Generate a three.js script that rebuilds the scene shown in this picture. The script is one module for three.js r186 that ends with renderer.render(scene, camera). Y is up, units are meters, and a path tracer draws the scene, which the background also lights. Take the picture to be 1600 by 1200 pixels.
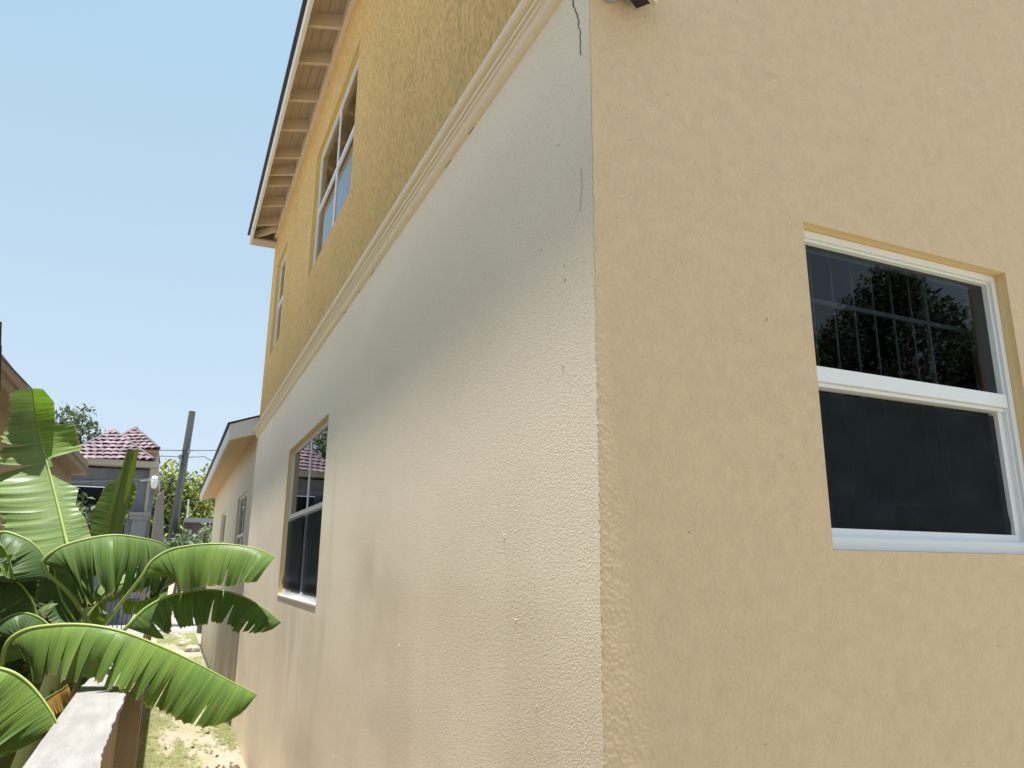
import * as THREE from 'three';
import { mergeGeometries } from 'three/addons/utils/BufferGeometryUtils.js';

// ---------------------------------------------------------------- camera, sky, sun, exposure
const scene = new THREE.Scene();
const CAM = new THREE.Vector3(-0.86, 1.84642, 1.446605);
const RIGHT = new THREE.Vector3(0.91255023, 0.00868409, 0.40887242);
const UP = new THREE.Vector3(-0.10583592, 0.97073032, 0.21559458);
const FWD = new THREE.Vector3(0.39503270, 0.24001427, -0.88675944);
const camera = new THREE.PerspectiveCamera(54.6537, 4 / 3, 0.05, 900);
camera.position.copy(CAM);
camera.quaternion.setFromRotationMatrix(new THREE.Matrix4().makeBasis(RIGHT, UP, FWD.clone().negate()));
scene.add(camera);

const EXPOSURE = 1.9;
const renderer = new THREE.WebGLRenderer({ antialias: true });
renderer.toneMapping = THREE.LinearToneMapping;
renderer.toneMappingExposure = EXPOSURE;
renderer.shadowMap.enabled = true;

const SUN = new THREE.Vector3(-0.0985, 1, 0.014).normalize();
{
  const W = 1024, H = 512, d = new Float32Array(W * H * 4);
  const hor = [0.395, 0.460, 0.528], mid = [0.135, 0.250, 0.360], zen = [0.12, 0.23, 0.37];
  for (let j = 0; j < H; j++) for (let i = 0; i < W; i++) {
    const th = ((j + 0.5) / H - 0.5) * Math.PI, ph = ((i + 0.5) / W) * 2 * Math.PI;
    const e = Math.max(0, Math.sin(th)), k = (j * W + i) * 4;
    const s = Math.sin(th) * SUN.y + Math.cos(th) * (Math.cos(ph) * SUN.x + Math.sin(ph) * SUN.z);
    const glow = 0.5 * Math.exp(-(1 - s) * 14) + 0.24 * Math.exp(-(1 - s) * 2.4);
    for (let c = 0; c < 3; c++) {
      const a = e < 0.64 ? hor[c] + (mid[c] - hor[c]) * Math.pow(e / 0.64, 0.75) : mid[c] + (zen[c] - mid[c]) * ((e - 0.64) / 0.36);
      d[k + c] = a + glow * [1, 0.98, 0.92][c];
    }
    if (th < 0) for (let c = 0; c < 3; c++) d[k + c] = [0.30, 0.29, 0.26][c];
    d[k + 3] = 1;
  }
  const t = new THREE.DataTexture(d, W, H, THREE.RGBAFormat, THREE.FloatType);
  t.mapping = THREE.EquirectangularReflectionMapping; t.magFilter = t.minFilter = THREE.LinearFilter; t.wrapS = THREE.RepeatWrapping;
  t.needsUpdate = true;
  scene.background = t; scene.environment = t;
}
const sun = new THREE.DirectionalLight(new THREE.Color(1, 0.975, 0.925), 5);
sun.position.copy(SUN).multiplyScalar(60); sun.castShadow = true; sun.shadow.radius = 1.7;
sun.shadow.mapSize.set(4096, 4096);
Object.assign(sun.shadow.camera, { left: -30, right: 30, top: 40, bottom: -40, near: 1, far: 140 });
scene.add(sun, sun.target);

// ---------------------------------------------------------------- helpers
const V = (x, y, z) => new THREE.Vector3(x, y, z);
function rng(seed) { let a = seed >>> 0; return () => { a = (a + 0x6D2B79F5) | 0; let t = Math.imul(a ^ (a >>> 15), 1 | a); t = (t + Math.imul(t ^ (t >>> 7), 61 | t)) ^ t; return ((t ^ (t >>> 14)) >>> 0) / 4294967296; }; }
// a measured sight line of the survey photograph (1600 x 1200), met with the plane z = Z or x = X
const FPX = 1161.144;
function sight(px, py) { return RIGHT.clone().multiplyScalar((px - 800) / FPX).addScaledVector(UP, (600 - py) / FPX).add(FWD); }
function atZ(px, py, Z) { const r = sight(px, py); return CAM.clone().addScaledVector(r, (Z - CAM.z) / r.z); }
function atX(px, py, X) { const r = sight(px, py); return CAM.clone().addScaledVector(r, (X - CAM.x) / r.x); }
const used = {};
function numbered(n) { const k = used[n] = (used[n] ?? -1) + 1; return k ? `${n}_${String(k).padStart(3, '0')}` : n; }
function tag(o, label, category, group) { o.userData.label = label; o.userData.category = category; if (group) o.userData.group = group; return o; }
function thing(name, label, category, pos = [0, 0, 0], group) { const o = new THREE.Group(); o.name = numbered(name); o.position.set(...pos); scene.add(o); return tag(o, label, category, group); }
function mesh(name, geo, mat, parent, label) {
  const g = Array.isArray(geo) ? (geo.length > 1 ? mergeGeometries(geo.map(q => { const n = q.index ? q.toNonIndexed() : q; for (const a of Object.keys(n.attributes)) if (!['position', 'normal', 'uv'].includes(a)) n.deleteAttribute(a); return n; })) : geo[0]) : geo;
  const m = new THREE.Mesh(g, mat); m.name = parent ? name : numbered(name); m.castShadow = m.receiveShadow = true; (parent || scene).add(m);
  if (label) m.userData.label = label;
  return m;
}
function box(x0, y0, z0, x1, y1, z1) {
  const g = new THREE.BoxGeometry(Math.abs(x1 - x0), Math.abs(y1 - y0), Math.abs(z1 - z0)); g.translate((x0 + x1) / 2, (y0 + y1) / 2, (z0 + z1) / 2);
  const p = g.attributes.position, n = g.attributes.normal, uv = g.attributes.uv;      // uv in metres
  for (let i = 0; i < p.count; i++) { const ax = Math.abs(n.getX(i)), ay = Math.abs(n.getY(i)); ax > 0.5 ? uv.setXY(i, p.getZ(i), p.getY(i)) : ay > 0.5 ? uv.setXY(i, p.getX(i), p.getZ(i)) : uv.setXY(i, p.getX(i), p.getY(i)); }
  return g;
}
function beam(a, b, w, h, up = V(0, 1, 0)) {      // a box from a to b, w wide, h tall
  const l = a.distanceTo(b), g = box(-w / 2, -h / 2, -l / 2, w / 2, h / 2, l / 2), m = new THREE.Matrix4().lookAt(b, a, up); m.setPosition(a.clone().add(b).multiplyScalar(0.5)); return g.applyMatrix4(m);
}
function tube(pts, radii, seg = 10, n = 40) {      // a tapered tube along points
  const c = new THREE.CatmullRomCurve3(pts), pos = [], nor = [], uv = [], idx = [], fr = c.computeFrenetFrames(n, false), L = c.getLength();
  for (let i = 0; i <= n; i++) {
    const t = i / n, p = c.getPointAt(t), f = t * (radii.length - 1), k = Math.min(radii.length - 2, Math.floor(f)), r = radii[k] + (radii[k + 1] - radii[k]) * (f - k);
    for (let j = 0; j <= seg; j++) { const a = j / seg * 2 * Math.PI, q = fr.normals[i].clone().multiplyScalar(Math.cos(a)).addScaledVector(fr.binormals[i], Math.sin(a)); pos.push(p.x + q.x * r, p.y + q.y * r, p.z + q.z * r); nor.push(q.x, q.y, q.z); uv.push(j / seg, t * L); }
  }
  for (let i = 0; i < n; i++) for (let j = 0; j < seg; j++) { const a = i * (seg + 1) + j, b = a + seg + 1; idx.push(a, a + 1, b, b, a + 1, b + 1); }
  const e0 = pos.length / 3; const p0 = c.getPointAt(0), p1 = c.getPointAt(1);
  pos.push(p0.x, p0.y, p0.z, p1.x, p1.y, p1.z); const t0 = c.getTangentAt(0), t1 = c.getTangentAt(1); nor.push(-t0.x, -t0.y, -t0.z, t1.x, t1.y, t1.z); uv.push(0, 0, 0, L);
  for (let j = 0; j < seg; j++) { idx.push(e0, j + 1, j); const a = n * (seg + 1) + j; idx.push(e0 + 1, a, a + 1); }
  const g = new THREE.BufferGeometry(); g.setAttribute('position', new THREE.Float32BufferAttribute(pos, 3)); g.setAttribute('normal', new THREE.Float32BufferAttribute(nor, 3)); g.setAttribute('uv', new THREE.Float32BufferAttribute(uv, 2)); g.setIndex(idx); return g;
}
const smooth = (a, b, x) => { const t = Math.min(1, Math.max(0, (x - a) / (b - a))); return t * t * (3 - 2 * t); };
function lattice(seed) { const r = rng(seed), t = new Float32Array(65536); for (let i = 0; i < 65536; i++) t[i] = r(); return t; }
const LAT = lattice(7);
function vnoise(x, y, px, py, s = 0) {      // tileable value noise with period px, py, 0..1
  const xi = Math.floor(x), yi = Math.floor(y), fx = x - xi, fy = y - yi, u = fx * fx * (3 - 2 * fx), v = fy * fy * (3 - 2 * fy);
  const h = (a, b) => { a = ((a % px) + px) % px; b = ((b % py) + py) % py; let k = (Math.imul(a, 374761393) + Math.imul(b, 668265263) + Math.imul(s, 974711)) | 0; k = Math.imul(k ^ (k >>> 13), 1274126177); return LAT[(k ^ (k >>> 16)) & 65535]; };
  const a = h(xi, yi), b = h(xi + 1, yi), c = h(xi, yi + 1), d = h(xi + 1, yi + 1);
  return a + (b - a) * u + (c - a) * v + (a - b - c + d) * u * v;
}
function fbm(u, v, f, oct, s = 0, ay = 1) { let a = 0, w = 0.5, n = 0; for (let o = 0; o < oct; o++) { const p = Math.round(f * 2 ** o), q = Math.max(1, Math.round(f * ay * 2 ** o)); a += w * vnoise(u * p, v * q, p, q, s + o); n += w; w *= 0.5; } return a / n; }
function tex(W, H, fn, srgb = false, repeat = [1, 1]) {      // fn(u, v) -> linear rgb or a height
  const d = new Uint8Array(W * H * 4);
  for (let j = 0; j < H; j++) for (let i = 0; i < W; i++) {
    const c = fn((i + 0.5) / W, (j + 0.5) / H), k = (j * W + i) * 4;
    for (let q = 0; q < 3; q++) { let x = typeof c === 'number' ? c : c[q]; x = Math.min(1, Math.max(0, x)); if (srgb) x = x <= 0.0031308 ? 12.92 * x : 1.055 * Math.pow(x, 1 / 2.4) - 0.055; d[k + q] = x * 255 + 0.5; }
    d[k + 3] = 255;
  }
  const t = new THREE.DataTexture(d, W, H); t.wrapS = t.wrapT = THREE.RepeatWrapping; t.magFilter = t.minFilter = THREE.LinearFilter; if (srgb) t.colorSpace = THREE.SRGBColorSpace; t.repeat.set(...repeat); t.needsUpdate = true; return t;
}
const rgb = (r, g, b) => new THREE.Color().setRGB(r, g, b);
const std = (c, rough = 0.8, o = {}) => new THREE.MeshStandardMaterial({ color: Array.isArray(c) ? rgb(...c) : c, roughness: rough, side: THREE.DoubleSide, ...o });
const mix3 = (a, b, t) => [a[0] + (b[0] - a[0]) * t, a[1] + (b[1] - a[1]) * t, a[2] + (b[2] - a[2]) * t];

// ---------------------------------------------------------------- materials
const LW = 8.47, LH = 3.44;
const sandBump = tex(2048, 2048, (u, v) => { const g = vnoise(u * 960, v * 960, 960, 960, 3), f = vnoise(u * 610, v * 610, 610, 610, 5), c = fbm(u, v, 3, 3, 9), m = vnoise(u * 60, v * 60, 60, 60, 6); return 0.48 * g + 0.38 * f + 0.12 * c + 0.02 * m; }, false, [1 / 1.83, 1 / 1.83]);
function lowerColour(u, v) {
  const x = u * LW, y = v * LH;
  const a = fbm(u, v, 9, 4, 21), st = fbm(u, v, 60, 3, 31, 0.06), bl = fbm(u, v, 24, 4, 41, 0.7);
  let c = mix3([0.925, 0.785, 0.61], [0.96, 0.825, 0.65], smooth(0.3, 0.7, a));
  const low = smooth(1.9, 0.2, y), zz = x - LW;                    // zz: distance from the near corner, negative
  c = mix3(c, [0.60, 0.49, 0.36], 0.16 * smooth(0.5, 0.72, st) * smooth(2.5, 1.2, y) * (0.4 + 0.6 * bl));
  c = mix3(c, [0.72, 0.55, 0.37], 0.22 * low * smooth(0.35, 0.7, bl));
  const sk = fbm(u, v, 26, 4, 57, 0.22), patch = Math.exp(-(((zz + 1.95 + 0.12 * Math.sin(y * 4.1)) / 0.40) ** 2)) * smooth(2.35, 1.7, y) * smooth(0.2, 0.9, y);
  c = mix3(c, [0.56, 0.455, 0.325], 0.62 * patch * smooth(0.22, 0.78, 0.55 * sk + 0.45 * bl));
  const run = Math.exp(-(((zz + 3.2) / 0.16) ** 2)) * smooth(2.6, 2.2, y) * smooth(0.9, 1.5, y);      // run-off beside the window
  c = mix3(c, [0.56, 0.47, 0.35], 0.5 * run * smooth(0.3, 0.65, st));
  c = mix3(c, [0.58, 0.47, 0.33], 0.28 * smooth(0.52, 0.7, fbm(u, v, 5, 4, 47)) * smooth(2.6, 1.8, y));
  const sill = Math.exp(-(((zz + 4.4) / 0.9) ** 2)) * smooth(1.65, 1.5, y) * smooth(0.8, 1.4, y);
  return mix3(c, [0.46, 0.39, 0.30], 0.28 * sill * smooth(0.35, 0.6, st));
}
const grainMap = tex(2048, 2048, (u, v) => { const g = vnoise(u * 620, v * 620, 620, 620, 301), f = vnoise(u * 380, v * 380, 380, 380, 303), m = fbm(u, v, 40, 3, 305), p = smooth(0.20, 0.05, vnoise(u * 300, v * 300, 300, 300, 307)); const k = 0.78 + 0.27 * g + 0.17 * f + 0.05 * m - 0.16 * p; return [k, k * 0.995, k * 0.985]; }, true, [1 / 1.37, 1 / 1.37]);  // stucco relief shading put into the colour as light and dark speckle
const mLower = std([1, 1, 1], 0.92, { map: grainMap, bumpMap: sandBump, bumpScale: 0.0009, vertexColors: true });
const mLowerCore = std([0.86, 0.74, 0.58], 0.92);
const farMap = tex(1024, 512, (u, v) => { const a = fbm(u, v, 10, 4, 23), st = fbm(u, v, 50, 3, 33, 0.08); let c = mix3([0.66, 0.58, 0.45], [0.72, 0.64, 0.51], a); c = mix3(c, [0.50, 0.34, 0.20], 0.6 * smooth(0.42, 0.05, v) * smooth(0.35, 0.6, st)); return c; }, true, [1 / 10.2, 1 / 3.55]);
const mFar = std([1, 1, 1], 0.92, { map: farMap, bumpMap: sandBump, bumpScale: 0.002 });
const combBump = tex(1024, 1024, (u, v) => { const w = (fbm(u, v, 8, 2, 61) - 0.5) * 0.02, g = vnoise((u + w) * 120, v * 34, 120, 34, 63), f = vnoise((u + w) * 200, v * 70, 200, 70, 65), k = vnoise(u * 300, v * 200, 300, 200, 66); return 0.5 * smooth(0.25, 0.75, g) + 0.32 * f + 0.18 * k; }, false, [1 / 1.25, 1 / 1.25]);
const upperMap = tex(2048, 1024, (u, v) => {
  const a = fbm(u, v, 4, 5, 71), st = fbm(u, v, 36, 3, 73, 0.1), w = (vnoise(u * 30, v * 20, 30, 20, 77) - 0.5) * 0.006, g = vnoise((u + w) * 520, v * 120, 520, 120, 75), f = vnoise((u + w) * 900, v * 320, 900, 320, 76);
  let c = mix3([0.635, 0.41, 0.145], [0.72, 0.485, 0.195], a); c = mix3(c, [0.50, 0.36, 0.14], 0.25 * smooth(0.5, 0.75, st));
  const k = 0.74 + 0.28 * smooth(0.15, 0.8, g) + 0.18 * f; return [c[0] * k, c[1] * k, c[2] * k]; }, true, [1 / 4.235, 1 / 2.72]);  // comb relief shading put into the colour as fine darker streaks
const mUpper = std([1, 1, 1], 0.9, { map: upperMap, bumpMap: combBump, bumpScale: 0.014 });
const frontBump = tex(2048, 2048, (u, v) => { const c = fbm(u, v, 6, 4, 81), f = fbm(u, v, 90, 3, 83, 1), p = vnoise(u * 420, v * 420, 420, 420, 85); return 0.16 * c + 0.34 * f + 0.5 * p; }, false, [1 / 2.6, 1 / 2.6]);
const frontMap = tex(2048, 2048, (u, v) => {
  const a = fbm(u, v, 5, 5, 91), st = fbm(u, v, 40, 3, 93, 0.08), f = fbm(u, v, 120, 3, 95, 1), p = vnoise(u * 170, v * 170, 170, 170, 97), q = vnoise(u * 9, v * 9, 9, 9, 99);
  let c = mix3([0.63, 0.466, 0.305], [0.65, 0.484, 0.318], a);
  c = mix3(c, [0.53, 0.41, 0.26], 0.04 * smooth(0.5, 0.75, st));
  const cr = Math.abs(fbm(u, v, 22, 3, 211) - 0.5), mk = fbm(u, v, 11, 3, 213);
  if (cr < 0.003 && mk > 0.66) c = mix3(c, [0.34, 0.26, 0.17], 0.22);
  c = mix3(c, [0.70, 0.55, 0.38], 0.04 * smooth(0.56, 0.66, fbm(u, v, 14, 4, 215)));
  if (p > 0.985 && q > 0.62) c = mix3(c, [0.26, 0.21, 0.15], 0.6);
  const k = 0.91 + 0.12 * f + 0.06 * vnoise(u * 900, v * 900, 900, 900, 217); return [c[0] * k, c[1] * k, c[2] * k];
}, true, [1 / 3.6, 1 / 3.6]);
const mFront = std([1, 1, 1], 0.85, { map: frontMap, bumpMap: frontBump, bumpScale: 0.0034 });
const mReveal = std([0.70, 0.52, 0.27], 0.85);  // golden bounce light of the reveals put into the colour
const mMould = std([0.86, 0.745, 0.56], 0.6, { bumpMap: frontBump, bumpScale: 0.002 });
const woodBump = tex(512, 512, (u, v) => fbm(u, v, 40, 3, 111, 0.08), false, [3, 0.6]);
const mTrim = std([0.72, 0.69, 0.63], 0.6), mTrim2 = std([0.66, 0.66, 0.67], 0.6);
const woodMap = tex(512, 512, (u, v) => { const a = fbm(u, v, 4, 4, 113), g = fbm(u, v, 60, 3, 115, 0.06); return mix3([0.46, 0.375, 0.28], [0.60, 0.50, 0.385], 0.5 * a + 0.5 * g); }, true, [2, 0.5]);
const mSoffit = std([1, 1, 1], 0.75, { map: woodMap, bumpMap: woodBump, bumpScale: 0.001 });
const mRafter = std([0.64, 0.535, 0.41], 0.7, { bumpMap: woodBump, bumpScale: 0.001 });
const mBlack = std([0.012, 0.016, 0.022], 0.5);
const mShingle = std([0.05, 0.05, 0.055], 0.9);
const mWhite = std([0.76, 0.78, 0.80], 0.38);
const mGlass = new THREE.MeshPhysicalMaterial({ color: rgb(0.22, 0.25, 0.28), roughness: 0.015, metalness: 0, transmission: 1, thickness: 0, ior: 1.42, side: THREE.DoubleSide });
const mRoom = std([0.02, 0.02, 0.021], 0.95);
const mGrille = std([0.55, 0.58, 0.60], 0.5);
const meshTex = tex(256, 256, (u, v) => { const a = Math.max(Math.pow(Math.abs(Math.sin(u * Math.PI * 64)), 8), Math.pow(Math.abs(Math.sin(v * Math.PI * 64)), 8)), n = fbm(u, v, 4, 4, 121), w = fbm(u, v, 60, 2, 123, 0.3), k = 0.45 + 0.8 * n + 0.5 * a + 0.5 * w; return [0.0125 * k, 0.0165 * k, 0.0195 * k]; }, true, [1.6, 1.6]);
const mScreen = new THREE.MeshPhysicalMaterial({ map: meshTex, roughness: 0.9, specularIntensity: 0.15, transparent: true, opacity: 0.8, side: THREE.DoubleSide });
const mCrack = std([0.035, 0.028, 0.02], 1);

// ---------------------------------------------------------------- ground
const soil = tex(1024, 1024, (u, v) => { const a = fbm(u, v, 6, 5, 131), b = fbm(u, v, 40, 4, 133), g = smooth(0.5, 0.66, fbm(u, v, 9, 4, 137)); let c = mix3([0.235, 0.205, 0.15], [0.37, 0.325, 0.25], 0.5 * a + 0.5 * b); c = mix3(c, [0.22, 0.22, 0.085], 0.45 * g); const k = 0.75 + 0.5 * vnoise(u * 400, v * 400, 400, 400, 139); return [c[0] * k, c[1] * k, c[2] * k]; }, true, [70, 70]);
const soilBump = tex(1024, 1024, (u, v) => 0.5 * fbm(u, v, 20, 4, 141) + 0.5 * fbm(u, v, 120, 3, 143), false, [70, 70]);
const ground = mesh('ground', new THREE.PlaneGeometry(420, 420).rotateX(-Math.PI / 2), std([1, 1, 1], 0.95, { map: soil, bumpMap: soilBump, bumpScale: 0.03 })); ground.userData.kind = 'structure';
const road = mesh('road', box(-40, 0.004, -34, 40, 0.008, -22.5), std([0.32, 0.31, 0.29], 0.9, { bumpMap: soilBump, bumpScale: 0.01 })); road.userData.kind = 'structure';

// ---------------------------------------------------------------- the house
const house = thing('house', 'cream and mustard stucco house with white framed windows filling the right of the view', 'house');
function wall(name, w, h, holes, mat, revealMat, depth = 0.15, edge) {
  const s = new THREE.Shape();
  if (edge) { s.moveTo(edge(0), 0); s.lineTo(w, 0); s.lineTo(w, h); for (let y = h; y >= 0; y -= 0.012) s.lineTo(edge(y), y); }
  else { s.moveTo(0, 0); s.lineTo(w, 0); s.lineTo(w, h); s.lineTo(0, h); }
  for (const [x0, y0, x1, y1] of holes) { const p = new THREE.Path(); p.moveTo(x0, y0); p.lineTo(x0, y1); p.lineTo(x1, y1); p.lineTo(x1, y0); p.closePath(); s.holes.push(p); }
  const g = new THREE.ExtrudeGeometry(s, { depth, bevelEnabled: false }); g.translate(0, 0, -depth);
  return mesh(name, g, [mat, revealMat], house);
}
const onLeft = (o, z0, y = 0, x = 0) => { o.rotation.y = -Math.PI / 2; o.position.set(x, y, z0); return o; };
// lower left wall, the upper left wall, the far one-storey wall and the front wall
const LWIN = { z0: -5.302, z1: -3.465, y0: 1.611, y1: 2.832 };
const UWIN = { z0: -5.000, z1: -3.245, y0: 4.352, y1: 5.562 };
const UWIN2 = { z0: -7.870, z1: -6.977, y0: 4.362, y1: 5.555 };
onLeft(wall('lower_wall', LW, LH, [[LWIN.z0 + LW, LWIN.y0, LWIN.z1 + LW, LWIN.y1]], mLowerCore, mReveal), -LW, 0, 0.0006);
{
  const X = [], Y = [], P = [], C = [], U = [], I = []; for (let k = 0; k <= 140; k++) X.push(LW * k / 140); for (let k = 0; k <= 58; k++) Y.push(LH * k / 58);
  const snap = (a, q) => { let b = 0; for (let k = 1; k < a.length; k++) if (Math.abs(a[k] - q) < Math.abs(a[b] - q)) b = k; a[b] = q; return b; };
  const xa = snap(X, LWIN.z0 + LW), xb = snap(X, LWIN.z1 + LW), ya = snap(Y, LWIN.y0), yb = snap(Y, LWIN.y1), n = X.length;
  for (const y of Y) for (const x of X) { P.push(x, y, 0); U.push(x, y); C.push(...lowerColour(x / LW, y / LH)); }
  for (let j = 0; j + 1 < Y.length; j++) for (let i = 0; i + 1 < n; i++) { if (i >= xa && i < xb && j >= ya && j < yb) continue; const a = j * n + i; I.push(a, a + 1, a + n, a + 1, a + n + 1, a + n); }
  const g = new THREE.BufferGeometry(); g.setAttribute('position', new THREE.Float32BufferAttribute(P, 3)); g.setAttribute('uv', new THREE.Float32BufferAttribute(U, 2)); g.setAttribute('color', new THREE.Float32BufferAttribute(C, 3)); g.setIndex(I); g.computeVertexNormals();
  onLeft(mesh('stucco_coat', g, mLower, house), -LW);
}
onLeft(wall('upper_wall', LW, 2.72, [UWIN, UWIN2].map(q => [q.z0 + LW, q.y0 - LH, q.z1 + LW, q.y1 - LH]), mUpper, std([0.66, 0.46, 0.16], 0.9)), -LW, LH);
const FWIN = [{ z0: -10.95, z1: -9.42, y0: 1.63, y1: 2.855 }, { z0: -14.95, z1: -13.6, y0: 1.63, y1: 2.85 }];
const FZ = -18.55, FL = -LW - FZ;
onLeft(wall('far_wall', FL, 3.52, FWIN.map(q => [q.z0 - FZ, q.y0, q.z1 - FZ, q.y1]), mFar, mReveal), FZ, 0, 0.012);
const rEdge = rng(11); const edgeN = []; for (let i = 0; i < 700; i++) edgeN.push(rEdge());
const cornerEdge = y => { const k = Math.round(y / 0.012); return 0.0012 - 0.0024 * edgeN[k] * (0.4 + 0.9 * vnoise(y * 3, 0, 64, 64, 3)); };
const RWIN = { x0: 0.690, x1: 1.579, y0: 1.898, y1: 2.815 };
{
  const w = wall('front_wall', 7.2, 6.16, [[RWIN.x0, RWIN.y0, RWIN.x1, RWIN.y1]], mFront, mReveal, 0.15, () => 0.0012); w.position.z = 0.002;
  // the skim coat laps raggedly over the corner
  const s = new THREE.Shape(); s.moveTo(0.003, 0.8); s.lineTo(0.003, 5); for (let y = 5; y >= 0.8; y -= 0.012) s.lineTo(cornerEdge(y) - 0.0006, y); s.closePath();
  const g = new THREE.ExtrudeGeometry(s, { depth: 0.0035, bevelEnabled: false }); g.translate(0, 0, -0.0012); mesh('corner_skim', g, mFront, house);
}
mesh('back_wall', box(0.16, 0, -LW, 7.2, 6.16, -LW + 0.15), mUpper, house);
mesh('side_wall', box(7.05, 0, -LW + 0.15, 7.2, 6.16, -0.15), mUpper, house);
mesh('far_end_wall', box(0.17, 0, FZ, 6, 3.52, FZ + 0.15), mFar, house);
mesh('far_side_wall', box(5.85, 0, FZ + 0.15, 6, 3.52, -LW), mFar, house);
mesh('gable', (() => { const s = new THREE.Shape(); s.moveTo(0, 6.16); s.lineTo(7.2, 6.16); s.lineTo(3.6, 7.28); s.closePath(); const g = new THREE.ExtrudeGeometry(s, { depth: 0.15, bevelEnabled: false }); g.translate(0, 0, -0.148); return g; })(), mFront, house);
// string moulding between the storeys
{
  const P = [[0, 0], [0.010, 0.002], [0.018, 0.010], [0.022, 0.022], [0.023, 0.026], [0.029, 0.027], [0.030, 0.034], [0.025, 0.036], [0.025, 0.041], [0.034, 0.043], [0.036, 0.050], [0.031, 0.053], [0.033, 0.058]];
  for (let k = 0; k <= 8; k++) { const a = -0.9 + k / 8 * 2.4; P.push([0.033 + 0.019 * Math.cos(a), 0.075 + 0.019 * Math.sin(a)]); }
  P.push([0, 0.097]);
  const s = new THREE.Shape(P.map(([x, y]) => new THREE.Vector2(-x * 1.22, y * 1.2)));
  const g = new THREE.ExtrudeGeometry(s, { depth: LW + 0.03, bevelEnabled: false });
  g.translate(0, 3.432, -LW - 0.002);
  const m = mesh('moulding', g, mMould, house);
  // dark gap where the moulding has come away from the wall
  const r = rng(5), q = [];
  for (let z = -0.2; z > -3.4; z -= 0.05) if (r() < 0.06) { const l = 0.03 + 0.05 * r(), h = 0.0008 + 0.0022 * r() * r(); q.push(box(-0.0022, 3.4325 - h, z - l, 0.001, 3.4325, z)); }
  mesh('joint_crack', q, mCrack, house).userData.kind = 'stuff';
}
// cracks and chips of the plaster on the left wall near the corner
{
  const strip = (pts, w) => { const g = []; for (let i = 0; i + 1 < pts.length; i++) { const a = atX(...pts[i], -0.0015), b = atX(...pts[i + 1], -0.0015), t = w * (1 - 0.6 * i / pts.length); g.push(beam(a, b, t, 0.002, V(1, 0, 0)).applyMatrix4(new THREE.Matrix4())); } return g; };
  const c1 = [[893, -8], [896, 5], [895, 9], [901, 20], [902, 27], [905, 35], [904, 42], [907, 52], [907, 66], [907.5, 86]], rj = rng(77);
  const jag = c1.flatMap((p, k) => k + 1 < c1.length ? [0, 1, 2, 3].map(q => [p[0] + (c1[k + 1][0] - p[0]) * q / 4 + (q ? (rj() - 0.5) * 2.6 : 0), p[1] + (c1[k + 1][1] - p[1]) * q / 4]) : [p]);
  mesh('plaster_crack', strip(jag, 0.0016), mCrack, house, 'jagged dark crack running down from the moulding near the corner');
  const mHair = std([0.52, 0.45, 0.36], 1), wob = h => h.flatMap((p, k) => k + 1 < h.length ? [0, 1, 2, 3, 4].map(q => [p[0] + (h[k + 1][0] - p[0]) * q / 5 + (rj() - 0.5) * 1.6, p[1] + (h[k + 1][1] - p[1]) * q / 5]) : [p]);
  for (const h of [[[908, 262], [909, 300], [906, 330]]]) mesh('hairline_crack', strip(wob(h), 0.0005), mHair, house);
  // chips, nibs and pits of the plaster: left wall (x = 0) and front wall (z = 0.002)
  const chip = (name, o, r0, flat, axis, mat, sd) => { const g = new THREE.IcosahedronGeometry(1, 2), p = g.attributes.position, q = rng(sd), ph = [q() * 6, q() * 6, q() * 6]; for (let i = 0; i < p.count; i++) { const a = Math.atan2(p.getY(i), axis === 'x' ? p.getZ(i) : p.getX(i)), k = 1 + 0.3 * Math.sin(2 * a + ph[0]) + 0.22 * Math.sin(3 * a + ph[1]) + 0.15 * Math.sin(5 * a + ph[2]); const v = V(p.getX(i) * k, p.getY(i) * k * 1.35, p.getZ(i) * k); p.setXYZ(i, v.x, v.y, v.z); } g.scale(axis === 'x' ? flat : r0, r0, axis === 'z' ? flat : r0); g.computeVertexNormals(); g.translate(o.x, o.y, o.z); mesh(name, g, mat, house); };
  const mChip = std([0.17, 0.14, 0.10], 1), mNib = std([0.66, 0.56, 0.42], 0.95);
  [[873, 227, 3], [846, 391, 2.4], [882, 415, 2.6], [883, 437, 4], [709, 237, 2], [710, 264, 2], [806, 965, 2.5], [836, 915, 1.8]].forEach(([x, y, r], k) => chip('plaster_chip', atX(x, y, 0), r * 0.0007, 0.0012, 'x', mChip, k + 1));
  [[788, 838, 4], [806, 968, 3], [624, 1008, 3.2], [521, 1182, 5], [880, 572, 3], [838, 1105, 2.5]].forEach(([x, y, r], k) => chip('plaster_nib', atX(x, y, 0), r * 0.0011, 0.0024, 'x', mNib, k + 31));
  [[1185, 271, 2], [1198, 499, 5], [1077, 832, 3.5], [1196, 1163, 2.5], [1585, 355, 2.4], [1150, 770, 1.6], [1018, 166, 1.8], [986, 143, 1.6], [1043, 149, 2], [1008, 26, 2], [1500, 412, 2.4], [985, 218, 1.8], [1390, 118, 1.6], [1560, 1010, 2], [1290, 960, 1.8], [1090, 600, 1.5], [1460, 190, 1.7], [975, 300, 2.6], [963, 340, 1.8]].forEach(([x, y, r], k) => chip('plaster_chip', atZ(x, y, 0.002), r * 0.00062, 0.0008, 'z', k % 3 ? std([0.30, 0.24, 0.16], 1) : mChip, k + 61));
}
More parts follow.
